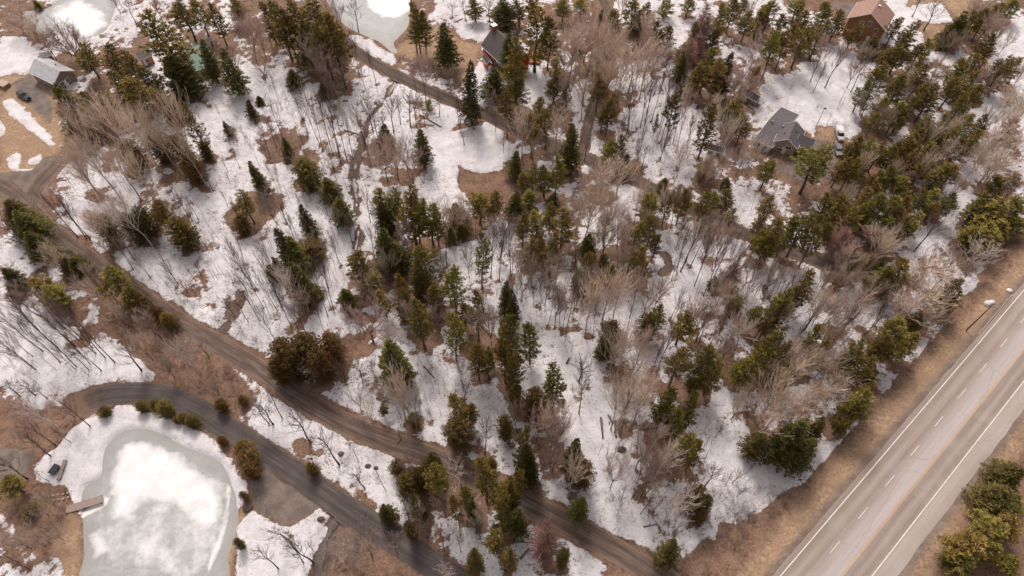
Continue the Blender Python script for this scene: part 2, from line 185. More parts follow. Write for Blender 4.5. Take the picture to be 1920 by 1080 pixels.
'K': (960, 720, """p 245 -75 230 170;p 60 240 300 120;s 100 420 130 110;s 355 325 150 120;s 400 630 120 100;s 930 890 150 125;t 200 810 220 170;c 300 940 90 80;s 40 720 120 110;p 0 550 150 110;p 910 30 260 150;p 1040 50 250 120;p 960 120 240 130;p 990 290 240 150;p 1070 330 190 120;c 1060 590 120 110;c 1110 640 90 80;c 1080 720 60 70;s 1410 290 140 130;c 130 40 200 120;c 410 440 140 120;p 20 0 150 110;p 870 90 180 100;s 90 330 200 120
d 200 170 300 170;m 150 130 200 150;m 300 120 200 140;m 250 310 240 110;k 420 -60 240 100;d 680 20 290 220;d 620 40 230 160;d 760 0 220 170;d 730 50 220 150;b 870 370 200 140;b 840 240 150 110;b 900 360 180 120;b 950 610 240 160;m 610 420 180 100;k 1290 490 90 80;k 1235 520 60 60;k 1150 480 120 110;k 640 590 70 60;k 790 500 160 80;m 960 760 110 50;d 360 430 210 150;k 780 620 130 80;m 830 460 200 160;m 770 300 200 140;m 780 380 200 140;k 700 580 80 60;k 160 470 120 50;k 1370 450 110 30;k 1300 590 60 50;k 830 650 90 50;m 850 520 170 130;k 740 560 110 60;m 230 230 260 110;m 30 60 220 130;k 690 50 260 70;k 300 870 80 50;m 1330 50 180 140;m 1400 30 150 150;k 1180 240 70 50"""),
'L': (1440, 720, """s 190 240 240 170;s 330 180 190 100;p 560 50 230 160;p 500 100 190 120;p 450 190 120 120;s 1420 470 150 170;s 1350 600 160 230;p 1300 780 160 200;p 1400 760 170 190;p 1180 880 170 210;p 1140 960 140 180;p 1280 900 160 190;p 1400 1000 100 150;s 1430 640 130 190;s 250 300 180 150;p 600 0 200 120;p 1240 860 150 170;s 1390 680 150 150;s 230 200 190 120
d 60 40 220 200;d 150 190 200 190;d 40 170 200 170;d 220 100 180 180;d 330 20 170 160;d 420 0 150 160;d 110 90 220 180;d 280 60 180 150;m 460 200 90 110;m 600 150 80 90"""),
}
trees = []            # dicts: kind, g (x, y), h, r
CAP = dict(p=25, s=21, c=12, t=18, d=20, m=17, b=18, k=19)
for key, (ox, oy, txt) in TILES.items():
    for part in txt.replace('\n', ';').split(';'):
        q = part.split()
        if len(q) != 5 or float(q[3]) < 10: continue
        k = q[0]; xt, yt, L, w = [float(a) / 3 for a in q[1:]]
        g, h, mpp = place(ox + xt, oy + yt, L, CAP[k])
        trees.append(dict(k=k, x=g[0], y=g[1], h=max(h, 1.2), r=w / 2 * mpp, px=ox + xt, py=oy + yt))
# thin bare stems between the listed ones: picture ellipse, count, kind, heights
FILL = [(430, 210, 60, 60, 6, 'k', 3, 7), (600, 290, 120, 110, 14, 'k', 6, 12), (540, 480, 110, 120, 13, 'k', 4, 10), (350, 520, 90, 70, 6, 'k', 2, 5), (90, 640, 120, 70, 4, 'k', 6, 11),
        (1190, 230, 90, 80, 9, 'k', 8, 13), (1350, 560, 110, 110, 16, 'k', 8, 13), (1330, 450, 90, 70, 8, 'k', 8, 14), (1500, 560, 110, 100, 12, 'k', 8, 13), (1080, 560, 120, 120, 9, 'k', 8, 13),
        (880, 480, 100, 90, 5, 'k', 6, 12), (1500, 640, 100, 80, 8, 'm', 6, 10), (1650, 560, 100, 100, 7, 'm', 6, 11), (740, 760, 100, 60, 4, 'k', 4, 9), (1230, 850, 100, 90, 7, 'k', 3, 7), (1800, 380, 90, 90, 10, 'm', 6, 10),
        (240, 340, 120, 70, 3, 'd', 8, 13), (1850, 120, 60, 90, 10, 'm', 7, 12), (1000, 250, 90, 100, 8, 'm', 7, 11), (1120, 120, 100, 80, 8, 'd', 9, 13), (1380, 130, 70, 100, 10, 'm', 6, 11), (1250, 350, 110, 50, 8, 'm', 6, 11), (1620, 470, 110, 80, 4, 'm', 7, 11), (1680, 300, 110, 110, 7, 'd', 8, 13), (1820, 300, 80, 90, 6, 'd', 8, 13), (1560, 480, 110, 70, 6, 'd', 8, 13), (1290, 300, 100, 60, 5, 'd', 8, 12), (1160, 430, 90, 70, 7, 'd', 8, 12), (1480, 700, 110, 60, 8, 'd', 8, 12), (900, 560, 110, 80, 6, 'm', 6, 10), (620, 40, 60, 40, 6, 'm', 7, 10)]
for cx, cy, rx, ry, n, k, h0, h1 in FILL:
    for _ in range(n):
        a = random.uniform(0, 6.283); q = math.sqrt(random.random()); px, py = cx + rx * q * math.cos(a), cy + ry * q * math.sin(a)
        g = G(px, py); h = random.uniform(h0, h1)
        trees.append(dict(k=k, x=g[0], y=g[1], h=h, r=h * (.09 if k == 'k' else .2) * random.uniform(.8, 1.3), px=px, py=py))
TXY = np.array([(t['x'], t['y']) for t in trees])
# ------------------------------------------------------------------ lanes, ponds, brooks (picture points turned into places)
def smooth(pts, n=10):
    p = [np.array(a, float) for a in pts]; p = [2 * p[0] - p[1]] + p + [2 * p[-1] - p[-2]]; o = []
    for i in range(1, len(p) - 2):
        for j in range(n):
            t = j / n; o.append(.5 * ((2 * p[i]) + (p[i + 1] - p[i - 1]) * t + (2 * p[i - 1] - 5 * p[i] + 4 * p[i + 1] - p[i + 2]) * t * t + (3 * p[i] - p[i - 1] - 3 * p[i + 1] + p[i + 2]) * t ** 3))
    o.append(p[-2]); return np.array(o)
def W(pts): return [G(x, y) for x, y in pts]
LANES = {
 'gravel_lane': (W([(-60, 330), (10, 350), (48, 385), (95, 432), (160, 482), (250, 545), (330, 600), (420, 652), (500, 702), (560, 745), (640, 790), (720, 825), (800, 853), (880, 890), (960, 930), (1040, 970), (1110, 1008), (1180, 1048), (1240, 1085), (1330, 1150)]), 4.4),
 'asphalt_lane': (W([(140, 757), (180, 746), (225, 738), (300, 740), (360, 762), (420, 800), (500, 852), (580, 908), (660, 962), (740, 1012), (830, 1070), (900, 1115)]), 4.8),
 'upper_lane': (W([(560, 10), (620, 62), (690, 112), (760, 150), (830, 182), (900, 212), (960, 238), (1060, 282), (1190, 337), (1290, 388), (1400, 440), (1520, 485), (1600, 508)]), 3.8),
 'curved_driveway': (W([(1115, -30), (1135, 10), (1150, 40), (1156, 70), (1148, 105), (1132, 150), (1112, 200), (1102, 240), (1090, 290)]), 2.6),
 'junction_spur': (W([(130, 285), (105, 310), (70, 350), (52, 395)]), 5.0),
}
LANES = {k: (smooth(v[0]), v[1]) for k, v in LANES.items()}
BROOKS = {'brook': (smooth(W([(742, 150), (722, 185), (695, 215), (680, 262), (664, 320), (668, 380), (672, 430), (664, 478)])), 2.0),
          'muddy_brook': (smooth(W([(455, 545), (440, 570), (425, 600), (415, 618)])), 3.2),
          'rocky_ditch': (smooth(W([(640, 955), (628, 975), (612, 1010), (600, 1050), (590, 1100)])), 2.6),
          'muddy_pool': (smooth(W([(1243, 475), (1252, 490), (1250, 505), (1240, 512)])), 2.2)}
PONDS = {'frozen_pond': [(230, 804), (255, 799), (285, 802), (315, 814), (345, 832), (385, 847), (415, 862), (430, 885), (438, 908), (446, 928), (447, 965), (441, 1005), (428, 1040), (405, 1100), (165, 1100), (156, 1040), (153, 980), (149, 955), (147, 933), (154, 912), (170, 902), (184, 889), (187, 860), (193, 838), (208, 820)],
         'upper_frozen_pond': [(560, -60), (605, -10), (622, 20), (645, 45), (665, 58), (690, 68), (715, 80), (735, 98), (745, 95), (738, 80), (748, 68), (764, 50), (768, 30), (772, -10), (800, -60)],
         'snowy_pond': [(40, 20), (95, 10), (160, -50), (240, -40), (215, 20), (205, 48), (190, 62), (160, 73), (138, 70), (118, 55), (85, 62), (60, 50)]}
PONDS = {k: smooth(v + v[:1], 4).tolist() for k, v in PONDS.items()}
def seg_dist(X, Y, poly, closed=False):
    d = np.full(X.shape, 1e9); p = np.asarray(poly); m = len(p)
    for i in range(m if closed else m - 1):
        a = p[i]; b = p[(i + 1) % m]; ab = b - a; L2 = max(ab @ ab, 1e-9)
        t = np.clip(((X - a[0]) * ab[0] + (Y - a[1]) * ab[1]) / L2, 0, 1)
        d = np.minimum(d, np.hypot(X - a[0] - t * ab[0], Y - a[1] - t * ab[1]))
    return d
def inside(X, Y, poly):
    c = np.zeros(X.shape, bool); p = np.asarray(poly); m = len(p)
    for i in range(m):
        a = p[i]; b = p[i - 1]
        if a[1] == b[1]: continue
        q = ((a[1] > Y) != (b[1] > Y)) & (X < (b[0] - a[0]) * (Y - a[1]) / (b[1] - a[1]) + a[0]); c ^= q
    return c
def sdist(X, Y, poly, pad=8):
    """signed distance in metres, positive inside; only evaluated near the polygon"""
    p = np.asarray(poly); out = np.full(X.shape, -99.0)
    m = (X > p[:, 0].min() - pad) & (X < p[:, 0].max() + pad) & (Y > p[:, 1].min() - pad) & (Y < p[:, 1].max() + pad)
    if m.any():
        x, y = X[m], Y[m]; d = seg_dist(x, y, p, True); out[m] = np.where(inside(x, y, p), d, -d)
    return out
# highway axis: along d, across n (to the right), from the left white line
HW0 = G(1463, 1080); hd = G(1920, 543.5) - HW0; hd /= np.linalg.norm(hd); hn = np.array([hd[1], -hd[0]])
HWW = float((G(1635, 1080) - HW0) @ hn)           # three lanes
def hw_s(X, Y): return (X - HW0[0]) * hn[0] + (Y - HW0[1]) * hn[1]
HL, HR = -1.0, HWW + 3.0                          # pavement edges
SNOWMAP = """233698766544333 x
125885564333 x
""" and [
 "237987665433"+"222100017887"+"433318576546"+"543227993224", "125885564333"+"222210122277"+"633534366456"+"444636864358",
 "885423364333"+"443224222137"+"844536455454"+"447855565468", "863343464478"+"776446755367"+"884646685444"+"389974666568",
 "511243334688"+"987666777667"+"786845676545"+"899965656587", "861334456788"+"888775877655"+"654846887655"+"999966656786",
 "374245555678"+"537764669999"+"555648987623"+"553356656786", "542345566778"+"763764558999"+"655546986633"+"332245556875",
 "003777777788"+"874755455663"+"344442777765"+"543234566865", "002876556996"+"688786556743"+"455558457586"+"432456568844",
 "320787656987"+"788888656777"+"545666688766"+"665556687633", "653179878888"+"876787656888"+"767666688877"+"666555886432",
 "654336998787"+"874874678878"+"768666799888"+"767765666642", "554443697676"+"876875776757"+"767776789778"+"778776665510",
 "576463169857"+"777876786657"+"876778786578"+"887777665400", "788473112748"+"667756775766"+"988778779774"+"778787664200",
 "888798211169"+"664346854735"+"998977766665"+"676676761000", "998999711226"+"344478995667"+"988877665544"+"676665410000",
 "588861111125"+"687588886786"+"568888655776"+"765420000000", "001119991124"+"878848997688"+"766967865887"+"876640000000",
 "002499999211"+"798998898668"+"867987665998"+"987810000000", "347999999941"+"455899886556"+"866998756899"+"998400000000",
 "138999999994"+"012689955447"+"698999876899"+"881000000000", "211199999993"+"010358985557"+"469999888996"+"410000000000",
 "541199999994"+"887125888657"+"894899997841"+"000000000000", "353119999917"+"986123465987"+"988536889321"+"000000000000",
 "577419999918"+"981136311888"+"966832265100"+"000000000006"]
SM = np.array([[int(c) for c in r] for r in SNOWMAP], float) / 9
SNOWP = [[(85, 855), (110, 840), (145, 800), (170, 785), (235, 765), (290, 775), (330, 790), (380, 810), (410, 830), (432, 862), (442, 890), (468, 905), (465, 930), (448, 950), (300, 1000), (160, 1000), (150, 970), (130, 930), (125, 910), (95, 910), (70, 905), (65, 880)],
 [(446, 985), (475, 955), (520, 982), (545, 1012), (575, 992), (618, 955), (632, 965), (610, 1000), (596, 1030), (586, 1090), (440, 1090)],
 [(5, 192), (25, 185), (60, 215), (100, 260), (105, 275), (90, 275), (55, 245), (15, 215)], [(10, 298), (35, 283), (42, 300), (38, 318), (66, 316), (60, 325), (35, 330), (20, 318)], [(50, 300), (78, 290), (86, 303), (70, 312), (52, 310)], [(0, 225), (12, 240), (10, 255), (0, 258)],
 [(650, 68), (670, 65), (740, 103), (744, 120), (722, 118), (680, 95)], [(795, 245), (850, 245), (900, 237), (940, 240), (955, 265), (975, 290), (940, 300), (925, 322), (880, 312), (830, 322), (800, 318), (790, 275)],
 [(1470, 200), (1490, 145), (1530, 125), (1590, 112), (1612, 160), (1612, 225), (1590, 240), (1560, 238), (1530, 235), (1525, 262), (1500, 235), (1460, 205)], [(1680, 30), (1700, 15), (1762, 5), (1792, 42), (1770, 45), (1720, 40), (1700, 60), (1665, 65)],
 [(990, 125), (1010, 125), (1030, 165), (1020, 185), (990, 200), (985, 160)], [(850, 45), (870, 38), (915, 35), (912, 75), (862, 70)], [(1503, 903), (1530, 868), (1560, 835), (1622, 816), (1630, 824), (1590, 862), (1540, 888), (1508, 915)],
 [(180, 640), (240, 660), (300, 700), (280, 718), (200, 715), (150, 690)], [(1325, 830), (1400, 820), (1500, 890), (1480, 920), (1400, 960), (1330, 960)],
 [(0, 68), (50, 70), (60, 110), (60, 130), (20, 142), (0, 140)], [(1885, 1035), (1915, 1030), (1915, 1060), (1890, 1060)], [(1780, 40), (1790, 42), (1785, 55), (1780, 50)], [(1745, 100), (1775, 100), (1780, 112), (1760, 116)]]
BROWNP = [[(187, 593), (250, 603), (238, 625), (255, 652), (215, 630)], [(140, 588), (158, 582), (160, 600), (150, 615), (133, 605)], [(152, 616), (173, 611), (168, 642), (155, 648)],
 [(255, 640), (300, 600), (360, 645), (420, 680), (470, 735), (415, 742), (405, 762), (330, 728), (290, 700), (268, 668)], [(0, 752), (80, 770), (180, 750), (150, 790), (110, 840), (60, 880), (70, 912), (130, 922), (150, 970), (155, 1090), (140, 1090), (110, 1010), (60, 1000), (30, 962), (0, 940)],
 [(0, 145), (20, 143), (60, 142), (90, 200), (105, 290), (60, 325), (0, 330)], [(462, 955), (447, 985), (442, 1030), (425, 1090), (400, 1090), (430, 1030), (450, 958)], [(645, 960), (700, 1010), (780, 1060), (810, 1090), (615, 1090), (635, 1000)],
 [(1225, 1062), (1270, 1048), (1340, 1010), (1348, 985), (1360, 975), (1400, 990), (1440, 950), (1505, 908), (1540, 882), (1600, 852), (1632, 818), (1690, 750), (1745, 680), (1800, 590), (1850, 500), (1925, 430), (1925, 1090), (1250, 1090)],
 [(860, 312), (900, 325), (935, 322), (955, 302), (960, 400), (900, 400), (862, 350)], [(480, 262), (575, 256), (550, 300), (500, 305)], [(428, 400), (470, 360), (530, 370), (530, 395), (470, 440), (435, 430)], [(565, 458), (612, 458), (600, 485), (560, 482)],
 [(735, 95), (780, 60), (820, 45), (850, 62), (870, 80), (905, 78), (892, 120), (870, 155), (820, 120), (770, 110)], [(548, 825), (575, 828), (596, 853), (560, 856)], [(660, 912), (700, 940), (718, 957), (690, 950)], [(1480, -20), (1600, -20), (1590, 15), (1500, 20)],
 [(1700, -20), (1830, -20), (1815, 60), (1795, 42), (1765, 3), (1700, 12)], [(1720, 44), (1790, 50), (1780, 92), (1740, 90)], [(1535, 240), (1566, 244), (1562, 268), (1530, 262)], [(780, 620), (820, 608), (826, 640), (802, 665), (783, 650)], [(860, 640), (930, 636), (934, 672), (880, 672)],
 [(640, 640), (700, 620), (684, 660), (640, 682)], [(1395, 772), (1420, 760), (1415, 770), (1402, 778)], [(770, 880), (800, 885), (860, 930), (830, 930)]]
GRAVP = [[(150, 752), (190, 738), (196, 764), (160, 780), (148, 772)], [(455, 850), (500, 875), (600, 948), (562, 975), (530, 985), (480, 958), (468, 915)], [(-10, 840), (45, 845), (70, 850), (52, 890), (35, 925), (-10, 935)], [(1530, 262), (1575, 275), (1563, 335), (1500, 345), (1450, 318), (1500, 300), (1520, 290)], [(22, 160), (58, 140), (100, 195), (95, 235), (55, 195)],
 [(-30, 328), (60, 322), (85, 295), (120, 288), (95, 345), (80, 385), (40, 385), (-30, 370)], [(1560, 5), (1605, 5), (1590, 40), (1570, 30)]]
TANP = [BROWNP[5], BROWNP[13], BROWNP[18], BROWNP[17], BROWNP[6], [(150, 970), (155, 1090), (110, 1090), (100, 1000), (130, 960)], BROWNP[19], [(60, 140), (110, 150), (120, 300), (80, 300)], [(560, 60), (600, 60), (640, 110), (600, 110)]]
# ------------------------------------------------------------------ ground: one sheet, fine where the photo looks, coarse to the horizon
def axis(a, b, step, far):
    core = np.arange(a, b + step, step); e = []; s = step; x = core[-1]
    while x < far: s *= 1.35; x += s; e.append(x)
    f = []; s = step; x = core[0]
    while x > -far: s *= 1.35; x -= s; f.append(x)
    return np.array(f[::-1] + list(core) + e)
xs = axis(-178, 178, .5, 3000); ys = axis(14, 222, .5, 3000)
X, Y = np.meshgrid(xs, ys); px, py = PX(X, Y)
behind = Y < -40; px = np.where(behind, 5000, px)
def smap(px, py):
    u = np.clip(px / 40 - .5, 0, 46.999); v = np.clip(py / 40 - .5, 0, 25.999); i = u.astype(int); j = v.astype(int); a = u - i; b = v - j
    return (SM[j, i] * (1 - a) + SM[j, i + 1] * a) * (1 - b) + (SM[j + 1, i] * (1 - a) + SM[j + 1, i + 1] * a) * b
wx = fbm(X, Y, 6, 3, 50) - .5; wy = fbm(X, Y, 6, 3, 60) - .5
wpx, wpy = PX(X + wx * 5, Y + wy * 5); wpx = np.where(behind, 5000, wpx)
s = smap(wpx, wpy); outside = (px < -150) | (px > 2070) | (py < -150) | (py > 1230) | behind
s = np.where(outside, .6, s)
n1 = fbm(X, Y, 7, 4, 1); n2 = fbm(X, Y, 1.6, 3, 9); n3 = fbm(X, Y, 30, 3, 4)
field = (s - .5) * .95 + (n1 - .5) * .9 + (n2 - .5) * .9 + .06       # snow where > 0
fine = (fbm(X, Y, 2.2, 4, 21) - .5) * 2.4                               # metres of ragged edge
for t in range(len(TXY)):                                              # melt-out round each trunk
    tr = trees[t]; x0, y0 = TXY[t]
    rad = {'p': .9, 's': 1.5, 'c': 1.5, 't': 1.3, 'd': .8, 'm': .8, 'b': .8, 'k': .55}[tr['k']] + tr['r'] * .55
    i0, i1 = np.searchsorted(xs, (x0 - 4 * rad, x0 + 4 * rad)); j0, j1 = np.searchsorted(ys, (y0 - 4 * rad, y0 + 4 * rad))
    if i1 <= i0 or j1 <= j0: continue
    d2 = (X[j0:j1, i0:i1] - x0) ** 2 + (Y[j0:j1, i0:i1] - y0) ** 2
    field[j0:j1, i0:i1] -= (.34 if tr['k'] in 'psct' else .22) * np.exp(-d2 / (rad * rad))
for P in SNOWP:
    d = sdist(X, Y, W(P)) + fine * .8; field = np.maximum(field, np.clip(d, -2, 2) * .5)
pre = field.copy()
for P in BROWNP:
    d = sdist(X, Y, W(P)) + fine * 1.2; k = np.clip(d * .7 + .5, 0, 1); field = field * (1 - k) + k * np.minimum(field, -.5)
for P in SNOWP[2:6] + SNOWP[:2] + SNOWP[12:13] + SNOWP[15:16]:
    d = sdist(X, Y, W(P)) + fine * .6; field = np.maximum(field, np.where(d > 0, np.clip(d, 0, 1) * .6, -9))
tan = np.zeros_like(X); grav = np.zeros_like(X); wet = np.zeros_like(X)
for P in TANP: tan = np.maximum(tan, np.clip((sdist(X, Y, W(P)) + fine) * .6 + .5, 0, 1))
for P in GRAVP:
    k = np.clip((sdist(X, Y, W(P)) + fine * .35) * 1.2 + .5, 0, 1); grav = np.maximum(grav, k); field = np.where(k > 0, field * (1 - k) - .6 * k, field)
for nm, (pl, w) in LANES.items():
    m = ~outside; d = np.full(X.shape, 99.0); d[m] = seg_dist(X[m], Y[m], pl[::2])
    e = d - w / 2 + (fbm(X, Y, 3, 3, 31) - .5) * 1.6
    vw = .3 if nm != 'gravel_lane' else .5
    field = np.where(e < 3, np.minimum(field, (e - vw) * .6), field)
    LANES[nm] = (pl, w, d)
road_d = np.min([v[2] - v[1] / 2 for v in LANES.values()], axis=0)
S = hw_s(X, Y)
hwd = np.maximum(HL - S, S - HR); road_d = np.minimum(road_d, hwd)
tan = np.maximum(tan, np.clip((5.6 - hwd + fine * 1.0) * .45, 0, 1))
field = np.where(hwd < 6, -1, field)
field = np.where(S > HR, np.minimum(field, np.where(px > 1870, pre, -1)), field)
grav = np.maximum(grav, np.clip(1.6 - hwd + fine * .3, 0, 1) * .8)
brook_d = np.full(X.shape, 99.0)
for nm, (pl, w) in BROOKS.items():
    d = np.full(X.shape, 99.0); m = ~outside; d[m] = seg_dist(X[m], Y[m], pl[::2]); brook_d = np.minimum(brook_d, d - w / 2)
be = brook_d + fine * 1.0 + (fbm(X, Y, 5, 3, 71) - .5) * 2.5; field = np.minimum(field, np.where(be < 2, (be + .1) * .6, 9)); wet = np.clip(1.3 - be, 0, .85)
pond_d = np.full(X.shape, -99.0)
for nm, P in PONDS.items(): pond_d = np.maximum(pond_d, sdist(X, Y, W(P), 6))
field = np.where((pond_d > -1.2) & (pond_d < .3), field + .02, field)
calm = np.clip(road_d / 3, 0, 1)                  # level beside roads
Z = (fbm(X, Y, 9, 4, 77) - .5) * 1.1 * calm + (n3 - .5) * 1.2 * np.clip(road_d / 15, 0, 1)
ditch = np.exp(-((S - HL + 9.5) / 2.2) ** 2) * -.9 + np.exp(-((S - HR - 6) / 2) ** 2) * -.7
Z = Z + ditch
Z = Z * np.clip(-pond_d / 5, 0, 1) + .12 * np.clip(-pond_d / 5, 0, 1)
snow_h = np.clip(field * 2.2, 0, 1)
Z = Z + snow_h * .22 * np.clip(road_d / .8, 0, 1)
Z = Z - np.clip(1.2 - brook_d, 0, 1.2) * .4
Z = np.where(pond_d > -1.5, Z - np.clip((pond_d + .4) * .6, 0, 1.3), Z)
Z = np.where(road_d < .2, np.minimum(Z, -.03), Z)
Z = np.where(np.hypot(X, Y - 110) > 600, Z + 0, Z)
nx, ny = len(xs), len(ys)
me = bpy.data.meshes.new('ground'); co = np.stack([X, Y, Z], -1).reshape(-1, 3).astype(np.float32)
me.vertices.add(nx * ny); me.vertices.foreach_set('co', co.ravel())
ii, jj = np.meshgrid(np.arange(nx - 1), np.arange(ny - 1)); a = (jj * nx + ii).ravel(); quads = np.stack([a, a + 1, a + nx + 1, a + nx], -1).astype(np.int32)
nf = len(quads); me.loops.add(nf * 4); me.loops.foreach_set('vertex_index', quads.ravel()); me.polygons.add(nf)
me.polygons.foreach_set('loop_start', np.arange(nf, dtype=np.int32) * 4); me.polygons.foreach_set('loop_total', np.full(nf, 4, dtype=np.int32))
me.polygons.foreach_set('use_smooth', np.ones(nf, bool)); me.update(calc_edges=True)
ca = me.attributes.new('cover', 'FLOAT_COLOR', 'POINT')
ca.data.foreach_set('color', np.stack([np.clip(field + .5, 0, 1), tan, grav, wet], -1).reshape(-1).astype(np.float32))
ground = bpy.data.objects.new('ground', me); sc.collection.objects.link(ground); ground['kind'] = 'structure'
def zat(x, y):
    i = min(max(np.searchsorted(xs, x) - 1, 0), nx - 2); j = min(max(np.searchsorted(ys, y) - 1, 0), ny - 2)
    u = (x - xs[i]) / (xs[i + 1] - xs[i]); v = (y - ys[j]) / (ys[j + 1] - ys[j])
    return float((Z[j, i] * (1 - u) + Z[j, i + 1] * u) * (1 - v) + (Z[j + 1, i] * (1 - u) + Z[j + 1, i + 1] * u) * v)
def fat(x, y):
    i = min(max(np.searchsorted(xs, x) - 1, 0), nx - 2); j = min(max(np.searchsorted(ys, y) - 1, 0), ny - 2); return float(field[j, i]), float(road_d[j, i]), float(pond_d[j, i])
class NT:
    """small node helper"""
    def __init__(s, name):
        s.m = bpy.data.materials.new(name); s.m.use_nodes = True; s.n = s.m.node_tree.nodes; s.l = s.m.node_tree.links; s.b = s.n['Principled BSDF']; s.tc = s.n.new('ShaderNodeTexCoord').outputs['Object']
    def noise(s, sc_, det=4, rough=.55, vec=None, stretch=None):
        q = s.n.new('ShaderNodeTexNoise'); q.inputs['Scale'].default_value = sc_; q.inputs['Detail'].default_value = det; q.inputs['Roughness'].default_value = rough
        v = vec or s.tc
        if stretch:
            mp = s.n.new('ShaderNodeMapping'); mp.inputs['Scale'].default_value = stretch[0]; mp.inputs['Rotation'].default_value = (0, 0, stretch[1]); s.l.new(v, mp.inputs[0]); v = mp.outputs[0]
        s.l.new(v, q.inputs['Vector']); return q.outputs['Fac']
    def ramp(s, fac, *stops):
        q = s.n.new('ShaderNodeValToRGB'); e = q.color_ramp.elements
        while len(e) < len(stops): e.new(.5)
        for k, (p, c) in enumerate(stops): e[k].position = p; e[k].color = (*c, 1) if not isinstance(c, (int, float)) else (c, c, c, 1)
        s.l.new(fac, q.inputs[0]); return q.outputs[0]
    def mix(s, f, a, b, mode='MIX'):
        q = s.n.new('ShaderNodeMixRGB'); q.blend_type = mode
        for i, v in enumerate((f, a, b)):
            if isinstance(v, (int, float)): q.inputs[i].default_value = v if i == 0 else (v, v, v, 1)
            elif isinstance(v, tuple): q.inputs[i].default_value = (*v, 1)
            else: s.l.new(v, q.inputs[i])
        return q.outputs[0]
    def math(s, op, a, b=0.0, clamp=False):
        q = s.n.new('ShaderNodeMath'); q.operation = op; q.use_clamp = clamp
        for i, v in enumerate((a, b)):
            if isinstance(v, (int, float)): q.inputs[i].default_value = v
            else: s.l.new(v, q.inputs[i])
        return q.outputs[0]
    def bump(s, h, st=.5, dist=.2):
        q = s.n.new('ShaderNodeBump'); q.inputs['Strength'].default_value = st; q.inputs['Distance'].default_value = dist; s.l.new(h, q.inputs['Height']); s.l.new(q.outputs[0], s.b.inputs['Normal'])
SNOWC = (.72, .695, .705); SNOWD = (.60, .565, .57)
g = NT('forest_floor')
at = g.n.new('ShaderNodeAttribute'); at.attribute_name = 'cover'; sp = g.n.new('ShaderNodeSeparateColor'); g.l.new(at.outputs['Color'], sp.inputs[0])
fs = g.math('ADD', sp.outputs[0], g.math('MULTIPLY', g.math('SUBTRACT', g.noise(1.1, 6, .8), .5), 1.0))
snow = g.math('MULTIPLY', g.math('SUBTRACT', fs, .485), 14, True)
spk = g.math('MAXIMUM', g.ramp(g.noise(2.0, 3, .6), (.57, 0), (.63, 1)), g.ramp(g.noise(.8, 5, .8), (.585, 0), (.62, 1)))
spk2 = g.math('MULTIPLY', spk, g.ramp(sp.outputs[0], (.66, 1), (1.0, .3)))
snow = g.math('MULTIPLY', snow, g.math('SUBTRACT', 1, g.math('MULTIPLY', spk2, .75)))
nf1 = g.noise(.35, 5); nf2 = g.noise(1.5, 6, .8); nf3 = g.noise(3.5, 4, .8)
litter = g.mix(g.ramp(nf2, (.38, 0), (.62, 1)), (.062, .036, .025), (.27, .165, .118))
litter = g.mix(g.ramp(nf1, (.4, 0), (.62, 1)), litter, g.mix(g.ramp(nf3, (.3, 0), (.7, 1)), (.09, .05, .034), (.38, .24, .165)))
grass = g.mix(g.ramp(nf2, (.36, 0), (.64, 1)), (.22, .138, .08), (.48, .335, .22)); grass = g.mix(g.ramp(g.noise(.25, 4), (.42, 0), (.62, 1)), grass, (.30, .195, .13))
gravel = g.mix(g.ramp(nf3, (.3, 0), (.7, 1)), (.15, .12, .102), (.27, .22, .19)); gravel = g.mix(g.ramp(nf1, (.42, 0), (.6, .75)), gravel, (.125, .098, .084))
col = g.mix(sp.outputs[1], litter, grass); col = g.mix(sp.outputs[2], col, gravel)
wc = g.mix(g.ramp(nf2, (.35, 0), (.65, 1)), (.075, .05, .04), (.16, .12, .10)); col = g.mix(at.outputs['Alpha'], col, wc)
sc1 = g.mix(g.ramp(g.noise(.5, 5, .6), (.35, 0), (.65, 1)), SNOWD, SNOWC)
col = g.mix(snow, col, sc1); g.l.new(col, g.b.inputs['Base Color']); g.b.inputs['Roughness'].default_value = .9; g.b.inputs['Specular IOR Level'].default_value = .15
g.bump(g.math('ADD', g.math('MULTIPLY', g.noise(1.1, 5, .6), 1.2), g.math('ADD', g.math('MULTIPLY', snow, .5), g.math('MULTIPLY', nf2, .8))), .55, .35)
me.materials.append(g.m)
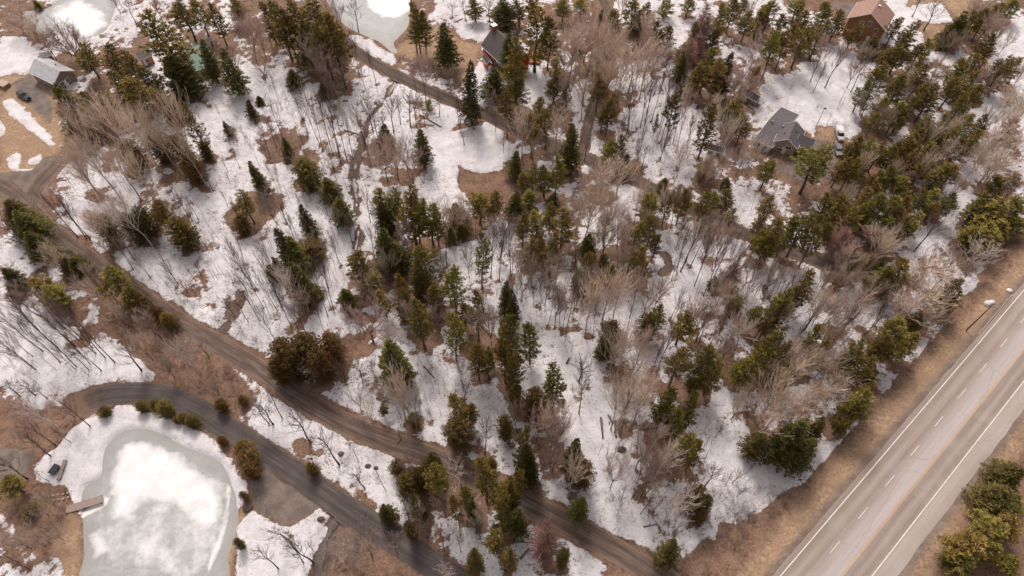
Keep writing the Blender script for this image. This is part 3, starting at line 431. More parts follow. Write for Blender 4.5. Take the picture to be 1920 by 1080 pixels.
# ------------------------------------------------------------------ roads
def ribbon(name, pl, w, z, m, jitter=.25, nacross=6, seed=0):
    d = np.gradient(pl, axis=0); d /= np.linalg.norm(d, axis=1)[:, None]; nrm = np.stack([d[:, 1], -d[:, 0]], -1)
    # resample finely so that ragged edges look natural
    t = np.arange(len(pl)); L = np.concatenate([[0], np.cumsum(np.linalg.norm(np.diff(pl, axis=0), axis=1))]); q = np.arange(0, L[-1], .6)
    P = np.stack([np.interp(q, L, pl[:, 0]), np.interp(q, L, pl[:, 1])], -1); N = np.stack([np.interp(q, L, nrm[:, 0]), np.interp(q, L, nrm[:, 1])], -1)
    jl = (fbm(q, q * 0 + seed, 3, 3, 5) - .5) * 2 * jitter; jr = (fbm(q, q * 0 + seed + 40, 3, 3, 6) - .5) * 2 * jitter
    vs = []; ac = []; al = []
    for i in range(len(q)):
        for k in range(nacross + 1):
            u = -1 + 2 * k / nacross; o = u * w / 2 + (jl[i] if k == 0 else 0) + (jr[i] if k == nacross else 0)
            p = P[i] + N[i] * o; vs.append((p[0], p[1], z + .05 * (1 - u * u))); ac.append(u * w / 2); al.append(q[i])
    n1 = nacross + 1; fs = [(i * n1 + k, (i + 1) * n1 + k, (i + 1) * n1 + k + 1, i * n1 + k + 1) for i in range(len(q) - 1) for k in range(nacross)]
    fs = [f[::-1] for f in fs]
    me = bpy.data.meshes.new(name); me.from_pydata(vs, [], fs)
    a = me.attributes.new('strip', 'FLOAT_VECTOR', 'POINT'); a.data.foreach_set('vector', np.stack([ac, al, np.zeros(len(ac))], -1).astype(np.float32).ravel())
    me.materials.append(m); o = bpy.data.objects.new(name, me); sc.collection.objects.link(o); o['kind'] = 'structure'; return o
def lane_mat(name, base, light, dark, track=.95, verge=None, half=2.6):
    q = NT(name); a = q.n.new('ShaderNodeAttribute'); a.attribute_name = 'strip'; v = a.outputs['Vector']
    sx = q.n.new('ShaderNodeSeparateXYZ'); q.l.new(v, sx.inputs[0]); ax = q.math('ABSOLUTE', sx.outputs[0])
    stre = q.noise(1.0, 5, .6, v, ((2.2, .12, 1), 0)); fine = q.noise(5, 5, .7); blot = q.noise(.22, 4)
    c = q.mix(q.ramp(fine, (.3, 0), (.7, 1)), dark, base); c = q.mix(q.ramp(stre, (.38, 0), (.64, 1)), c, light)
    tr = q.math('SUBTRACT', 1, q.math('MULTIPLY', q.math('ABSOLUTE', q.math('SUBTRACT', ax, track)), 2.0), True)
    tr = q.math('MULTIPLY', tr, q.ramp(q.noise(.5, 4, .6, v, ((1, .2, 1), 0)), (.3, .1), (.6, .8)))
    c = q.mix(tr, c, dark); c = q.mix(q.ramp(blot, (.42, 0), (.6, .45)), c, dark)
    ed = q.math('MULTIPLY', q.math('SUBTRACT', q.math('ADD', ax, q.math('MULTIPLY', q.noise(.9, 4), 1.2)), half), 1.6, True)
    c = q.mix(ed, c, verge or light)
    en = q.math('SUBTRACT', 1, q.math('MULTIPLY', q.math('SUBTRACT', q.math('ADD', sx.outputs[1], q.math('MULTIPLY', q.noise(.5, 4), 8)), 5), .25), True); c = q.mix(en, c, (.20, .135, .095))
    q.l.new(c, q.b.inputs['Base Color']); q.b.inputs['Roughness'].default_value = .9; q.b.inputs['Specular IOR Level'].default_value = .15
    q.bump(fine, .4, .06); return q.m
mg = lane_mat('packed_gravel', (.14, .10, .08), (.215, .16, .13), (.08, .056, .044), verge=(.235, .155, .11), half=2.3)
ma = lane_mat('old_asphalt', (.098, .08, .074), (.135, .113, .104), (.066, .053, .049), verge=(.22, .15, .11), half=2.75)
mu = lane_mat('dirt_lane', (.105, .08, .066), (.15, .115, .092), (.07, .052, .042), verge=(.20, .135, .09), half=2.1)
ribbon('junction_spur', LANES['junction_spur'][0], 5.0, .035, mg, .5, seed=9)
ribbon('gravel_lane', LANES['gravel_lane'][0], 4.5, .045, mg, .55, seed=1)
ribbon('asphalt_lane', LANES['asphalt_lane'][0], 4.9, .04, ma, .4, seed=2)
ribbon('upper_lane', LANES['upper_lane'][0], 4.1, .05, mu, .35, seed=3)
ribbon('curved_driveway', LANES['curved_driveway'][0], 2.7, .04, mg, .25, seed=4)
# highway
q = NT('worn_highway_asphalt'); a_ = q.n.new('ShaderNodeAttribute'); a_.attribute_name = 'strip'; v = a_.outputs['Vector']; sx = q.n.new('ShaderNodeSeparateXYZ'); q.l.new(v, sx.inputs[0])
Wd = HR - HL; nz_ = q.math('MULTIPLY', q.math('SUBTRACT', q.noise(.25, 3, .5, v, ((.5, .1, 1), 0)), .5), .7)
fx = q.math('DIVIDE', q.math('ADD', q.math('ADD', sx.outputs[0], Wd / 2), nz_), Wd)
def fr(s_): return max(0, min(1, (s_ - HL) / Wd))
lw = HWW / 3
bands = [(0, (.30, .235, .205)), (fr(.1), (.27, .215, .185)), (fr(lw * .27), (.30, .24, .205)), (fr(lw * .5), (.36, .295, .255)), (fr(lw * .75), (.29, .232, .20)), (fr(lw * 1.02), (.34, .285, .255)), (fr(lw * 1.3), (.40, .345, .32)), (fr(lw * 1.72), (.44, .39, .375)), (fr(lw * 1.95), (.42, .365, .345)),
         (fr(lw * 2.06), (.30, .245, .215)), (fr(lw * 2.3), (.27, .217, .187)), (fr(lw * 2.5), (.36, .29, .25)), (fr(lw * 2.75), (.27, .217, .187)), (fr(HWW - .1), (.31, .25, .22)), (fr(HWW + .5), (.40, .335, .30)), (1, (.36, .30, .26))]
c = q.ramp(fx, *bands); fine_ = q.noise(6, 4, .7)
c = q.mix(.22, c, q.ramp(fine_, (.3, .05), (.7, .75)), 'SOFT_LIGHT'); c = q.mix(.25, c, q.ramp(q.noise(1, 5, .6, v, ((1.3, .05, 1), 0)), (.3, .15), (.7, .75)), 'SOFT_LIGHT')
vo = q.n.new('ShaderNodeTexVoronoi'); vo.feature = 'DISTANCE_TO_EDGE'; vo.inputs['Scale'].default_value = 1.0
mpv = q.n.new('ShaderNodeMapping'); mpv.inputs['Scale'].default_value = (.05, .055, 1); q.l.new(q.mix(.12, v, q.noise(.3, 5, .6), 'ADD'), mpv.inputs[0]); q.l.new(mpv.outputs[0], vo.inputs['Vector'])
c = q.mix(q.ramp(vo.outputs['Distance'], (0, .25), (.005, 0)), c, (.16, .125, .105)); c = q.mix(q.ramp(q.noise(.12, 5, .65), (.5, 0), (.7, .3)), c, (.46, .40, .37))
q.l.new(c, q.b.inputs['Base Color']); q.b.inputs['Roughness'].default_value = .8; q.b.inputs['Specular IOR Level'].default_value = .25; q.bump(fine_, .2, .03)
mid = (HL + HR) / 2; t_ = np.arange(-160, 420, 4.0)
hwpl = HW0 + hn * mid + t_[:, None] * hd
ribbon('highway', hwpl, Wd, .03, q.m, .18, 10, seed=8)
def hp(s_, t): p = HW0 + hn * s_ + hd * t; return (p[0], p[1])
def crown(s_): u = (s_ - mid) / (Wd / 2); return .03 + .05 * (1 - u * u)
def worn(name, c, dark):
    q = NT(name); f = q.ramp(q.noise(2.5, 5, .75), (.34, 0), (.5, 1)); q.l.new(q.mix(f, dark, c), q.b.inputs['Base Color']); q.b.inputs['Roughness'].default_value = .7; return q.m
wpaint = worn('worn_white_paint', (.74, .68, .62), (.48, .41, .36)); ypaint = worn('worn_orange_paint', (.58, .34, .15), (.42, .30, .19))
def stripes(name, items, m):
    b = MB()
    for s0, s1, t0, t1 in items:
        z = max(crown(s0), crown(s1)) + .012; n = max(1, int((t1 - t0) / 8))
        for k in range(n):
            a, c_ = t0 + (t1 - t0) * k / n, t0 + (t1 - t0) * (k + 1) / n
            b.add([(*hp(s0, a), z), (*hp(s1, a), z), (*hp(s1, c_), z), (*hp(s0, c_), z)], [(0, 1, 2, 3)])
    o = b.build(name, m); o['kind'] = 'structure'; return o
dash0 = float((G(1566, 1026) - HW0) @ hd); dash1 = float((G(1768, 776) - HW0) @ hd)
dn = float((G(1531, 729 + 0) - HW0) @ hd)
per = (float((G(1440 + 1086 / 3, 720 + 55 / 3) - HW0) @ hd) - dash0) / 5
stripes('white_road_markings', [(-.07, .1, -150, 410), (HWW - .1, HWW + .07, -150, 410)] + [(lw - .055, lw + .055, dash0 + per * k - 1.6, dash0 + per * k + 1.6) for k in range(-6, 20)], wpaint)
stripes('orange_centre_lines', [(2 * lw - .21, 2 * lw - .1, -150, 410), (2 * lw + .1, 2 * lw + .21, -150, 410)], ypaint)
# ------------------------------------------------------------------ ice, brooks
def ice(name, P, white, grey_mix, label_z=-.28):
    w = np.array(W(P)); x0, y0 = w.min(0) - 1.5; x1, y1 = w.max(0) + 1.5; xx = np.arange(x0, x1, .5); yy = np.arange(y0, y1, .5); XX, YY = np.meshgrid(xx, yy)
    sd_ = sdist(XX, YY, w, 30); wh = np.full(XX.shape, -9.0); fz = (fbm(XX, YY, 4, 5, 91) - .5)
    for Q, soft, amp, *cap in white: wh = np.maximum(wh, np.minimum(cap[0] if cap else 9, (sdist(XX, YY, W(Q), 40) + fz * amp) / soft))
    for Q, soft, amp in grey_mix: wh = np.minimum(wh, -(sdist(XX, YY, W(Q), 40) + fz * amp) / soft + .5)
    keep = sd_ > -1.3; idx = -np.ones(XX.shape, int); idx[keep] = np.arange(keep.sum()); vs = np.stack([XX[keep], YY[keep], np.full(keep.sum(), label_z)], -1)
    fs = []
    for j in range(len(yy) - 1):
        for i in range(len(xx) - 1):
            f = (idx[j, i], idx[j, i + 1], idx[j + 1, i + 1], idx[j + 1, i])
            if min(f) >= 0: fs.append(f)
    me = bpy.data.meshes.new(name); me.from_pydata(vs.tolist(), [], fs); a = me.attributes.new('white', 'FLOAT', 'POINT'); a.data.foreach_set('value', np.clip(wh[keep] * .5 + .5, 0, 1).astype(np.float32))
    a = me.attributes.new('edge', 'FLOAT', 'POINT'); a.data.foreach_set('value', np.clip(sd_[keep] / 8, 0, 1).astype(np.float32))
    me.materials.append(icem); o = bpy.data.objects.new(name, me); sc.collection.objects.link(o); o['kind'] = 'structure'; return o
q = NT('lake_ice'); aw = q.n.new('ShaderNodeAttribute'); aw.attribute_name = 'white'; ae = q.n.new('ShaderNodeAttribute'); ae.attribute_name = 'edge'
nn = q.noise(.35, 6, .6); grey = q.mix(q.ramp(nn, (.35, 0), (.65, 1)), (.285, .285, .275), (.375, .372, .36)); grey = q.mix(q.ramp(q.noise(.12, 4), (.4, 0), (.6, .6)), grey, (.31, .308, .295))
er = q.math('ADD', ae.outputs['Fac'], q.math('MULTIPLY', q.math('SUBTRACT', q.noise(.25, 4), .5), .25)); grey = q.mix(q.ramp(er, (.35, 0), (.42, .3), (.47, 0), (.62, .35), (.9, .2)), grey, (.47, .455, .44)); grey = q.mix(q.ramp(er, (0, 0), (.28, 1)), (.30, .285, .26), grey)
wf = q.math('ADD', aw.outputs['Fac'], q.math('MULTIPLY', q.math('SUBTRACT', q.noise(.2, 7, .72), .5), 1.3)); wf = q.ramp(wf, (.28, 0), (.52, .6), (.82, 1))
sw = q.mix(q.ramp(q.noise(.3, 5), (.38, 0), (.62, 1)), (.66, .645, .64), (.78, .77, .765))
c = q.mix(wf, grey, sw); c = q.mix(q.ramp(q.noise(2.4, 2, .5), (.72, 0), (.76, .6)), c, (.25, .22, .2)); q.l.new(c, q.b.inputs['Base Color']); q.b.inputs['Roughness'].default_value = .55; q.b.inputs['Specular IOR Level'].default_value = .3
q.bump(q.math('ADD', q.noise(2, 4), q.math('MULTIPLY', wf, .6)), .25, .15); icem = q.m
ice('frozen_pond', PONDS['frozen_pond'],
    [([(215, 855), (249, 833), (284, 831), (311, 847), (351, 869), (391, 900), (402, 930), (401, 975), (380, 985), (352, 960), (330, 940), (262, 938), (235, 965), (208, 972), (214, 940), (211, 890)], 1.6, 2.5),
     ([(300, 930), (400, 930), (401, 985), (385, 1030), (350, 1065), (290, 1060), (262, 1020), (285, 985)], 4, 5, -.16), ([(208, 985), (250, 985), (300, 1010), (330, 1090), (230, 1090), (225, 1020)], 5, 6, -.34),
     ([(427, 910), (431, 915), (428, 960), (420, 1000), (402, 1045), (385, 1085), (380, 1085), (400, 1030), (415, 990), (424, 950)], .5, 1.2), ([(193, 931), (201, 935), (195, 948), (150, 972), (145, 966)], .3, .4), ([(165, 1000), (185, 992), (200, 1030), (180, 1040)], 1.5, 3)],
    [([(246, 950), (262, 936), (290, 950), (330, 965), (328, 985), (300, 985), (265, 975)], 2.5, 4), ([(330, 990), (345, 1000), (335, 1040), (320, 1030)], 5, 6), ([(345, 925), (380, 930), (385, 955), (345, 950)], 5, 5)])
ice('upper_frozen_pond', PONDS['upper_frozen_pond'], [([(680, -40), (690, 5), (715, 30), (740, 34), (765, 20), (775, -10), (770, -50)], 1.2, 3)], [])
ice('snowy_pond', PONDS['snowy_pond'], [([(95, 25), (115, 10), (150, 5), (185, 20), (190, 50), (160, 68), (120, 50)], 3, 5)], [])
mw = mat('brown_water', (.045, .032, .026), rough=.3, noise=3, col2=(.13, .10, .085), spec=.4, bump=.3)
for nm in ('brook', 'rocky_ditch'): ribbon(nm, BROOKS[nm][0], 1.1, -.3, mw, .8, 3, seed=13)
# ------------------------------------------------------------------ tree prototypes (unit: real metres; instances are scaled)
def rv(a, b): return random.uniform(a, b)
def unit(a, e): return Vector((math.cos(a) * math.cos(e), math.sin(a) * math.cos(e), math.sin(e)))
def trunk_mesh(h, r, m, name, lean=.3, n=7, top=1.0):
    b = MB(); k = 7; ph = rv(0, 6.28)
    pts = [Vector((math.sin(ph + i) * lean * (i / k), math.cos(ph * 2 + i * .8) * lean * (i / k), -.35 + (h * top + .35) * i / k)) for i in range(k + 1)]
    rad = [r * (1.35 if i == 0 else 1) * (1 - .9 * i / k) + .012 for i in range(k + 1)]; b.tube(pts, rad, n); return b.mesh(name, m, True), pts
def at_h(pts, z):
    for a, c in zip(pts, pts[1:]):
        if z <= c.z: return a.lerp(c, (z - a.z) / (c.z - a.z))
    return pts[-1].copy()
def tuft(b, c, d, n, L, w, tone, spread=1.0):
    for _ in range(n):
        dd = (d + Vector((rv(-1, 1), rv(-1, 1), rv(-.5, .9))) * spread).normalized(); s = dd.cross(Vector((rv(-1, 1), rv(-1, 1), rv(-1, 1)))).normalized() * w * rv(.7, 1.2)
        l = L * rv(.6, 1.2); t = min(1, max(0, tone + rv(-.18, .18)))
        b.add([c - s * .5, c + s * .5, c + dd * l * .8 + s * .4, c + dd * l, c + dd * l * .8 - s * .4], [(0, 1, 2, 3, 4)], t)
def conifer(kind):
    h = 16.0; b = MB()
    if kind == 'p': base, Rm, step = rv(.16, .34), 2.7, .7
    elif kind == 's': base, Rm, step = rv(.06, .14), 2.5, .5
    elif kind == 't': base, Rm, step = .15, 2.6, .7
    else: base, Rm, step = .02, 3.0, .62
    tm, pts = trunk_mesh(h, .17 if kind != 'c' else .12, M['bark'], 'trunk', .25 if kind != 'p' else .45)
    if kind == 'p':
        tb = MB(); zz = h * max(.12, base - .24)
        while zz < h * base + 1:
            for i in range(3):
                o = at_h(pts, zz); tb.tube([o, o + unit(rv(0, 6.28), rv(-.1, .35)) * rv(.6, 1.8)], [.035, .01], 3, rv(.1, .6))
            zz += .45
        me_ = tb.mesh('dead', M['bark']); bm = bmesh.new(); bm.from_mesh(tm); bm.from_mesh(me_); bm.to_mesh(tm); bm.free(); bpy.data.meshes.remove(me_)
    z = h * base; fol = {'p': 'pine', 's': 'spruce', 'c': 'cedar', 't': 'russet'}[kind]; asym = rv(0, 6.28)
    while z < h * .985:
        t = (z / h - base) / (1 - base)
        if kind == 'p': prof = min(1, .45 + t * 2.4) * (1 - t * .93) ** .8 * 1.05
        elif kind == 's': prof = (1 - t) ** .85 * min(1, .6 + t * 3)
        elif kind == 't': prof = (1 - t) ** .9 * min(1, .5 + t * 3)
        else: prof = (1 - t ** 2.4) ** .6 * min(1, .62 + t * 2)
        nb = {'p': 5, 's': 7, 'c': 8, 't': 6}[kind]; a0 = rv(0, 6.28)
        for i in range(nb):
            if kind == 'p' and rv(0, 1) < .14: continue
            a = a0 + i * 6.28 / nb + rv(-.4, .4); L = Rm * prof * rv(.6, 1.15) * (1 + .15 * math.cos(a - asym)) + .25; e = {'p': .35 + .5 * t, 's': -.15 + .7 * t, 'c': .4, 't': .1 + .5 * t}[kind] + rv(-.15, .15)
            o = at_h(pts, z + rv(-.2, .2)); d = unit(a, e); drop = -.16 if kind == 's' else .05
            end = o + d * L + Vector((0, 0, drop * L)); mid_ = o + d * L * .5
            if kind in 'pt': b.tube([o, mid_, end], [.05, .035, .012], 3, .05)
            nt = max(2, int(L / (.34 if kind != 'c' else .42)))
            for j in range(nt):
                f = (j + .7) / nt
                if f < (.3 if kind == 'p' else .12): continue
                c = o.lerp(mid_, f * 2) if f < .5 else mid_.lerp(end, f * 2 - 1)
                wid = (1 - f) * L * (.30 if kind != 'c' else .34) + .12
                for sgn in ((-1, 1) if L > .9 else (1,)):
                    cc = c + Vector((-math.sin(a), math.cos(a), 0)) * sgn * wid * rv(.2, 1) + Vector((0, 0, rv(-.12, .18)))
                    if kind in 'ps' and rv(0, 1) < .13: continue
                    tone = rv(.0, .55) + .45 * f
                    if kind == 't':
                        for _ in range(4):
                            q_ = cc + (d + Vector((rv(-1, 1), rv(-1, 1), rv(-.6, .6)))) * rv(.3, .7); b.tube([cc, q_], [.02, .008], 3, tone)
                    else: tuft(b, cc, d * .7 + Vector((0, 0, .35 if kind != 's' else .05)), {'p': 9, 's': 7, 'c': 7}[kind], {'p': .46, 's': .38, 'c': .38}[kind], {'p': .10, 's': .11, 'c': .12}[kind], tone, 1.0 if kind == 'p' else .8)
        z += step * rv(.8, 1.2)
    tip = at_h(pts, h)
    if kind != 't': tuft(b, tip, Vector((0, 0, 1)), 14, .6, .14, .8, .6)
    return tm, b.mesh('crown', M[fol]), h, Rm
def grow(b, o, d, L, r, depth, spread, kids, tone, up=.25, tmin=.007):
    n = 2 if depth else 2; pts = [o]; q = o; dd = d.copy()
    for i in range(n):
        dd = (dd + Vector((rv(-1, 1), rv(-1, 1), rv(-.3, .7))) * .16 + Vector((0, 0, up * .25))).normalized(); q = q + dd * L / n; pts.append(q)
    b.tube(pts, [r, r * .75, max(tmin, r * .5)], 3, tone)
    if depth == 0: return
    for k in range(kids[0]):
        f = rv(.25, 1.0) if k < kids[0] - 1 else 1.0; c = pts[0].lerp(pts[1], f * 2) if f < .5 else pts[1].lerp(pts[2], f * 2 - 1)
        ax = Vector((rv(-1, 1), rv(-1, 1), rv(-1, 1))).cross(dd).normalized(); nd = (dd + ax * spread * rv(.5, 1.2) + Vector((0, 0, up * .6))).normalized()
        grow(b, c, nd, L * rv(.5, .75), max(tmin, r * .55), depth - 1, spread, kids[1:], min(1, tone + .2), up, tmin)
def bare(kind):
    h = 12.0; b = MB()
    if kind == 'm':
        fork = rv(.22, .36); tm_b = MB(); ph = rv(0, 6.28)
        pts = [Vector((math.sin(ph) * .1 * i, math.cos(ph) * .1 * i, -.3 + (h * fork + .3) * i / 3)) for i in range(4)]; tm_b.tube(pts, [.24, .17, .15, .13], 7); tm = tm_b.mesh('trunk', M['bark'], True)
        nmain = random.choice((4, 5, 6)); a0 = rv(0, 6.28)
        for i in range(nmain):
            grow(b, pts[-1] - Vector((0, 0, rv(0, .8))), unit(a0 + i * 6.28 / nmain + rv(-.3, .3), rv(.7, 1.25)), h * rv(.30, .38), .13, 4, .72, (4, 4, 4, 3), .1, .25, .020)
        return tm, b.mesh('crown', M['twig_brown']), h, 3.3
    if kind == 'd' or kind == 'b':
        tm, pts = trunk_mesh(h, .13, M['bark_pale' if kind == 'd' else 'bark_birch'], 'trunk', .35 if kind == 'd' else .9, 6, .93)
        for i in range(24):
            f = .36 + .60 * i / 24; grow(b, at_h(pts, h * f), unit(i * 2.4 + rv(-.4, .4), rv(.75, 1.1)), h * .24 * (1.15 - f) * 2 * rv(.6, 1.1) + .4, .055, 2, .5, (4, 4), .25, .4, .019)
        return tm, b.mesh('crown', M['twig_pale' if kind == 'd' else 'twig_birch']), h, 2.4
    tm, pts = trunk_mesh(h, .125, M['bark_dark'], 'trunk', .22, 5, .97)
    for i in range(16):
        f = .40 + .56 * i / 16; grow(b, at_h(pts, h * f), unit(i * 2.4 + rv(-.5, .5), rv(.85, 1.25)), h * .20 * (1.2 - f) * 1.6 * rv(.5, 1.2) + .4, .04, 2, .42, (4, 4), .2, .45, .010)
    return tm, b.mesh('crown', M['twig_dark']), h, 1.5
PROTO = {k: [conifer(k) for _ in range({'p': 7, 's': 5, 'c': 4, 't': 2}[k])] for k in 'psct'}
PROTO.update({k: [bare(k) for _ in range({'d': 6, 'm': 6, 'b': 3, 'k': 6}[k])] for k in 'dmbk'})
for k_, L_ in PROTO.items():      # true crown radius of each prototype
    for i_, (a_, m_, h_, _) in enumerate(L_):
        co_ = np.zeros(len(m_.vertices) * 3, np.float32); m_.vertices.foreach_get('co', co_); co_ = co_.reshape(-1, 3); L_[i_] = (a_, m_, h_, float(np.percentile(np.hypot(co_[:, 0], co_[:, 1]), 92)))
KIND = {'p': ('pine_tree', 'green pine', 'tree', 'pines of the wood'), 's': ('spruce_tree', 'dark spruce', 'tree', 'spruces of the wood'), 'c': ('cedar_tree', 'olive cedar', 'tree', 'cedars and evergreen shrubs'), 't': ('larch_tree', 'leafless russet larch', 'tree', 'russet larches'),
        'd': ('aspen_tree', 'bare pale aspen', 'tree', 'bare aspens'), 'm': ('maple_tree', 'bare brown maple', 'tree', 'bare spreading maples'), 'b': ('birch_tree', 'bare white birch', 'tree', 'bare birches'), 'k': ('bare_tree', 'thin bare tree', 'tree', 'slender bare stems')}
LM = [(290, 930, 'the round frozen pond'), (690, 30, 'the grey pond at the top'), (95, 130, 'the metal-roofed house'), (380, 105, 'the green-roofed cabin'), (945, 90, 'the red house'), (1470, 250, 'the beige dark-roofed house'), (1630, 40, 'the rust-brown house'),
      (47, 180, 'the black car'), (40, 350, 'the gravel lane junction'), (430, 580, 'the muddy brook end'), (668, 380, 'the brook in the wood'), (880, 275, 'the open snow glade'), (1540, 180, 'the snowy backyard'), (1811, 620, 'the roadside utility pole'), (1150, 60, 'the curved driveway'),
      (1240, 372, 'the dark lane in mid-wood'), (540, 930, 'the gravel parking apron'), (1080, 640, 'the central snow clearing'), (1370, 870, 'the lower right snow clearing'), (1240, 1070, 'the gravel lane\'s lower end'), (615, 1020, 'the rocky ditch'), (1590, 840, 'the snow strip beside the highway'),
      (230, 690, 'the left-hand snowfield'), (760, 840, 'the gravel lane\'s middle stretch'), (1245, 495, 'the small muddy pool'), (160, 30, 'the white pond at top left'), (1880, 1000, 'the lower right corner'), (1890, 130, 'the snow strip at upper right'), (480, 280, 'the brown hollow left of the brook'),
      (190, 510, 'the gravel lane\'s upper bend'), (930, 350, 'the brown ground below the glade'), (850, 640, 'the brown patch in the middle'), (1500, 620, 'the snowy hollow west of the highway'), (1700, 420, 'the far right pine stand')]
ORD = ['nearest', 'second nearest', 'third nearest', 'fourth nearest', 'fifth nearest', 'sixth nearest', 'seventh nearest', 'eighth nearest', 'ninth nearest', 'tenth nearest', 'eleventh nearest', 'twelfth nearest', 'thirteenth nearest', 'fourteenth nearest', 'fifteenth nearest'] + [w + ' nearest' for w in 'sixteenth seventeenth eighteenth nineteenth twentieth twenty-first twenty-second twenty-third twenty-fourth twenty-fifth'.split()]
buckets = {}
for i, t in enumerate(trees):
    bx, by = PX(t['x'], t['y']); t['bx'], t['by'] = float(bx), float(by); d = [math.hypot(bx - l[0], by - l[1]) for l in LM]; j = int(np.argmin(d)); dx, dy = bx - LM[j][0], by - LM[j][1]
    side = ('left of' if dx < 0 else 'right of') if abs(dx) > abs(dy) else ('above' if dy < 0 else 'below')
    buckets.setdefault((t['k'], j, side), []).append((d[j], i))
for (k, j, side), lst in buckets.items():
    for rank, (_, i) in enumerate(sorted(lst)):
        t = trees[i]; size = 'tall' if t['h'] > 12 else ('short' if t['h'] < 6 else 'mid-sized')
        if k == 'c' and t['h'] < 3.5: nm = 'round olive evergreen shrub'
        else: nm = f"{size} {KIND[k][1]}"
        t['label'] = f"{nm}, {ORD[min(rank, 24)]} {side} {LM[j][2]}"
cnt = {}
for t in trees:
    k = t['k']; f, rd, pd = fat(t['x'], t['y'])
    if rd < .6 and k in 'kmd' or pd > 0.5: 
        if rd < .6: t['skip'] = rd < -.5
        if pd > .5: t['skip'] = True
    if t.get('skip'): continue
    nm, _, cat, grp = KIND[k]; shrub = k == 'c' and t['h'] < 3.5
    cnt[k] = cnt.get(k, 0) + 1; tm, cm, ph, pr = PROTO[k][random.randrange(len(PROTO[k]))]
    root = empty('evergreen_shrub' if shrub else nm, (t['x'], t['y'], zat(t['x'], t['y']) - .05), rv(0, 6.28), t['label'], 'shrub' if shrub else cat, grp)
    sz = t['h'] / ph; sr = max(t['r'], .35) / pr * {'p': .92, 's': 1.08, 'c': 1.0, 't': 1.1, 'k': 1.0}.get(k, 1.05); sr = min(max(sr, sz * .35), sz * 3.2)
    root.scale = (sr * rv(.93, 1.07), sr * rv(.93, 1.07), sz)
    if k in 'pst': root.rotation_euler[0] = rv(-.03, .03); root.rotation_euler[1] = rv(-.03, .03)
    if k in 'dmbk': root.rotation_euler[0] = rv(-.07, .07); root.rotation_euler[1] = rv(-.07, .07)
    for part, m_ in (('trunk', tm), ('crown', cm)):
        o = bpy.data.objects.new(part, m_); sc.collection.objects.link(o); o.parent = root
print('TREES', cnt, 'heights', {k: round(float(np.mean([t['h'] for t in trees if t['k'] == k])), 1) for k in KIND}, 'highway', HWW, per)
# ------------------------------------------------------------------ brushwood: countless low twigs and dead stalks
b = MB(); random.seed(5); made = 0
BR = [(960, 540, 960, 540, 2600), (600, 350, 200, 200, 700), (350, 520, 150, 130, 400), (1300, 400, 300, 200, 700), (1000, 600, 350, 250, 700), (700, 780, 300, 120, 350), (1600, 500, 250, 250, 700), (400, 690, 140, 70, 350), (1200, 850, 200, 130, 400), (1720, 700, 120, 160, 350), (60, 450, 120, 160, 300), (720, 1040, 110, 50, 250), (1400, 970, 120, 60, 350), (1850, 480, 90, 90, 300)]
for cx, cy, rx, ry, n in BR:
    for _ in range(n):
        a = rv(0, 6.28); qq = math.sqrt(random.random()); px_, py_ = cx + rx * 1.03 * qq * math.cos(a), cy + ry * 1.03 * qq * math.sin(a)
        if not (-30 < px_ < 1950 and -30 < py_ < 1110): continue
        gx, gy = G(px_, py_); f, rd, pd = fat(gx, gy)
        if rd < .7 or pd > -1.5 or float(fbm(np.array([gx]), np.array([gy]), 14, 2, 3)[0]) < .36: continue
        if 7 > hw_s(gx, gy) > HL - 5 : continue
        big = rv(0, 1) < .3; hh = rv(.5, 1.2) if not big else rv(1.4, 3.2); z = zat(gx, gy)
        for k in range(random.randint(4, 9)):
            a2 = rv(0, 6.28); o = Vector((gx + rv(-.5, .5), gy + rv(-.5, .5), z - .05)); e = o + unit(a2, rv(.7, 1.45)) * hh * rv(.5, 1)
            r0 = .022 if big else .016; tn = rv(.1, .9); b.tube([o, e], [r0, .008], 3, tn)
            if big:
                for _ in range(3): b.tube([o.lerp(e, rv(.4, .9)), o.lerp(e, .8) + unit(rv(0, 6.28), rv(.3, 1.2)) * hh * rv(.25, .45)], [.012, .006], 3, tn)
b2 = MB()
for cx, cy, rx, ry, n in [(600, 290, 130, 120, 110), (540, 480, 110, 130, 110), (350, 480, 110, 90, 60), (90, 650, 130, 70, 60), (1190, 230, 100, 90, 50), (1350, 540, 120, 120, 110), (1080, 540, 130, 130, 90), (880, 480, 110, 110, 70), (1500, 580, 130, 110, 90), (740, 760, 120, 70, 50), (1230, 850, 110, 100, 60), (1650, 300, 120, 150, 70), (240, 340, 120, 80, 50), (700, 250, 110, 80, 60), (1380, 420, 150, 70, 60)]:
    for _ in range(n):
        a = rv(0, 6.28); qq = math.sqrt(random.random()); gx, gy = G(cx + rx * qq * math.cos(a), cy + ry * qq * math.sin(a)); f, rd, pd = fat(gx, gy)
        if rd < 1 or pd > -1.5 or (7 > hw_s(gx, gy) > HL - 5): continue
        z = zat(gx, gy); hh = rv(3, 8); ln = Vector((rv(-.08, .08), rv(-.08, .08), 1)); o = Vector((gx, gy, z - .1)); tn = rv(.0, .6); e = o + ln * hh; b2.tube([o, o.lerp(e, .5), e], [.055, .04, .012], 3, tn)
        for k in range(int(hh * 1.6)):
            p0 = o.lerp(e, rv(.35, .95)); p1 = p0 + unit(rv(0, 6.28), rv(.6, 1.2)) * rv(.5, 1.3); b2.tube([p0, p1], [.02, .008], 3, min(1, tn + .3)); b2.tube([p0.lerp(p1, .5), p0.lerp(p1, .6) + unit(rv(0, 6.28), rv(.6, 1.2)) * .5], [.012, .008], 3, min(1, tn + .3))
o = b2.build('sapling_thicket', M['twig_brown']); tag(o, 'thicket of thin leafless saplings across the snowy wood', 'saplings', None, 'stuff')
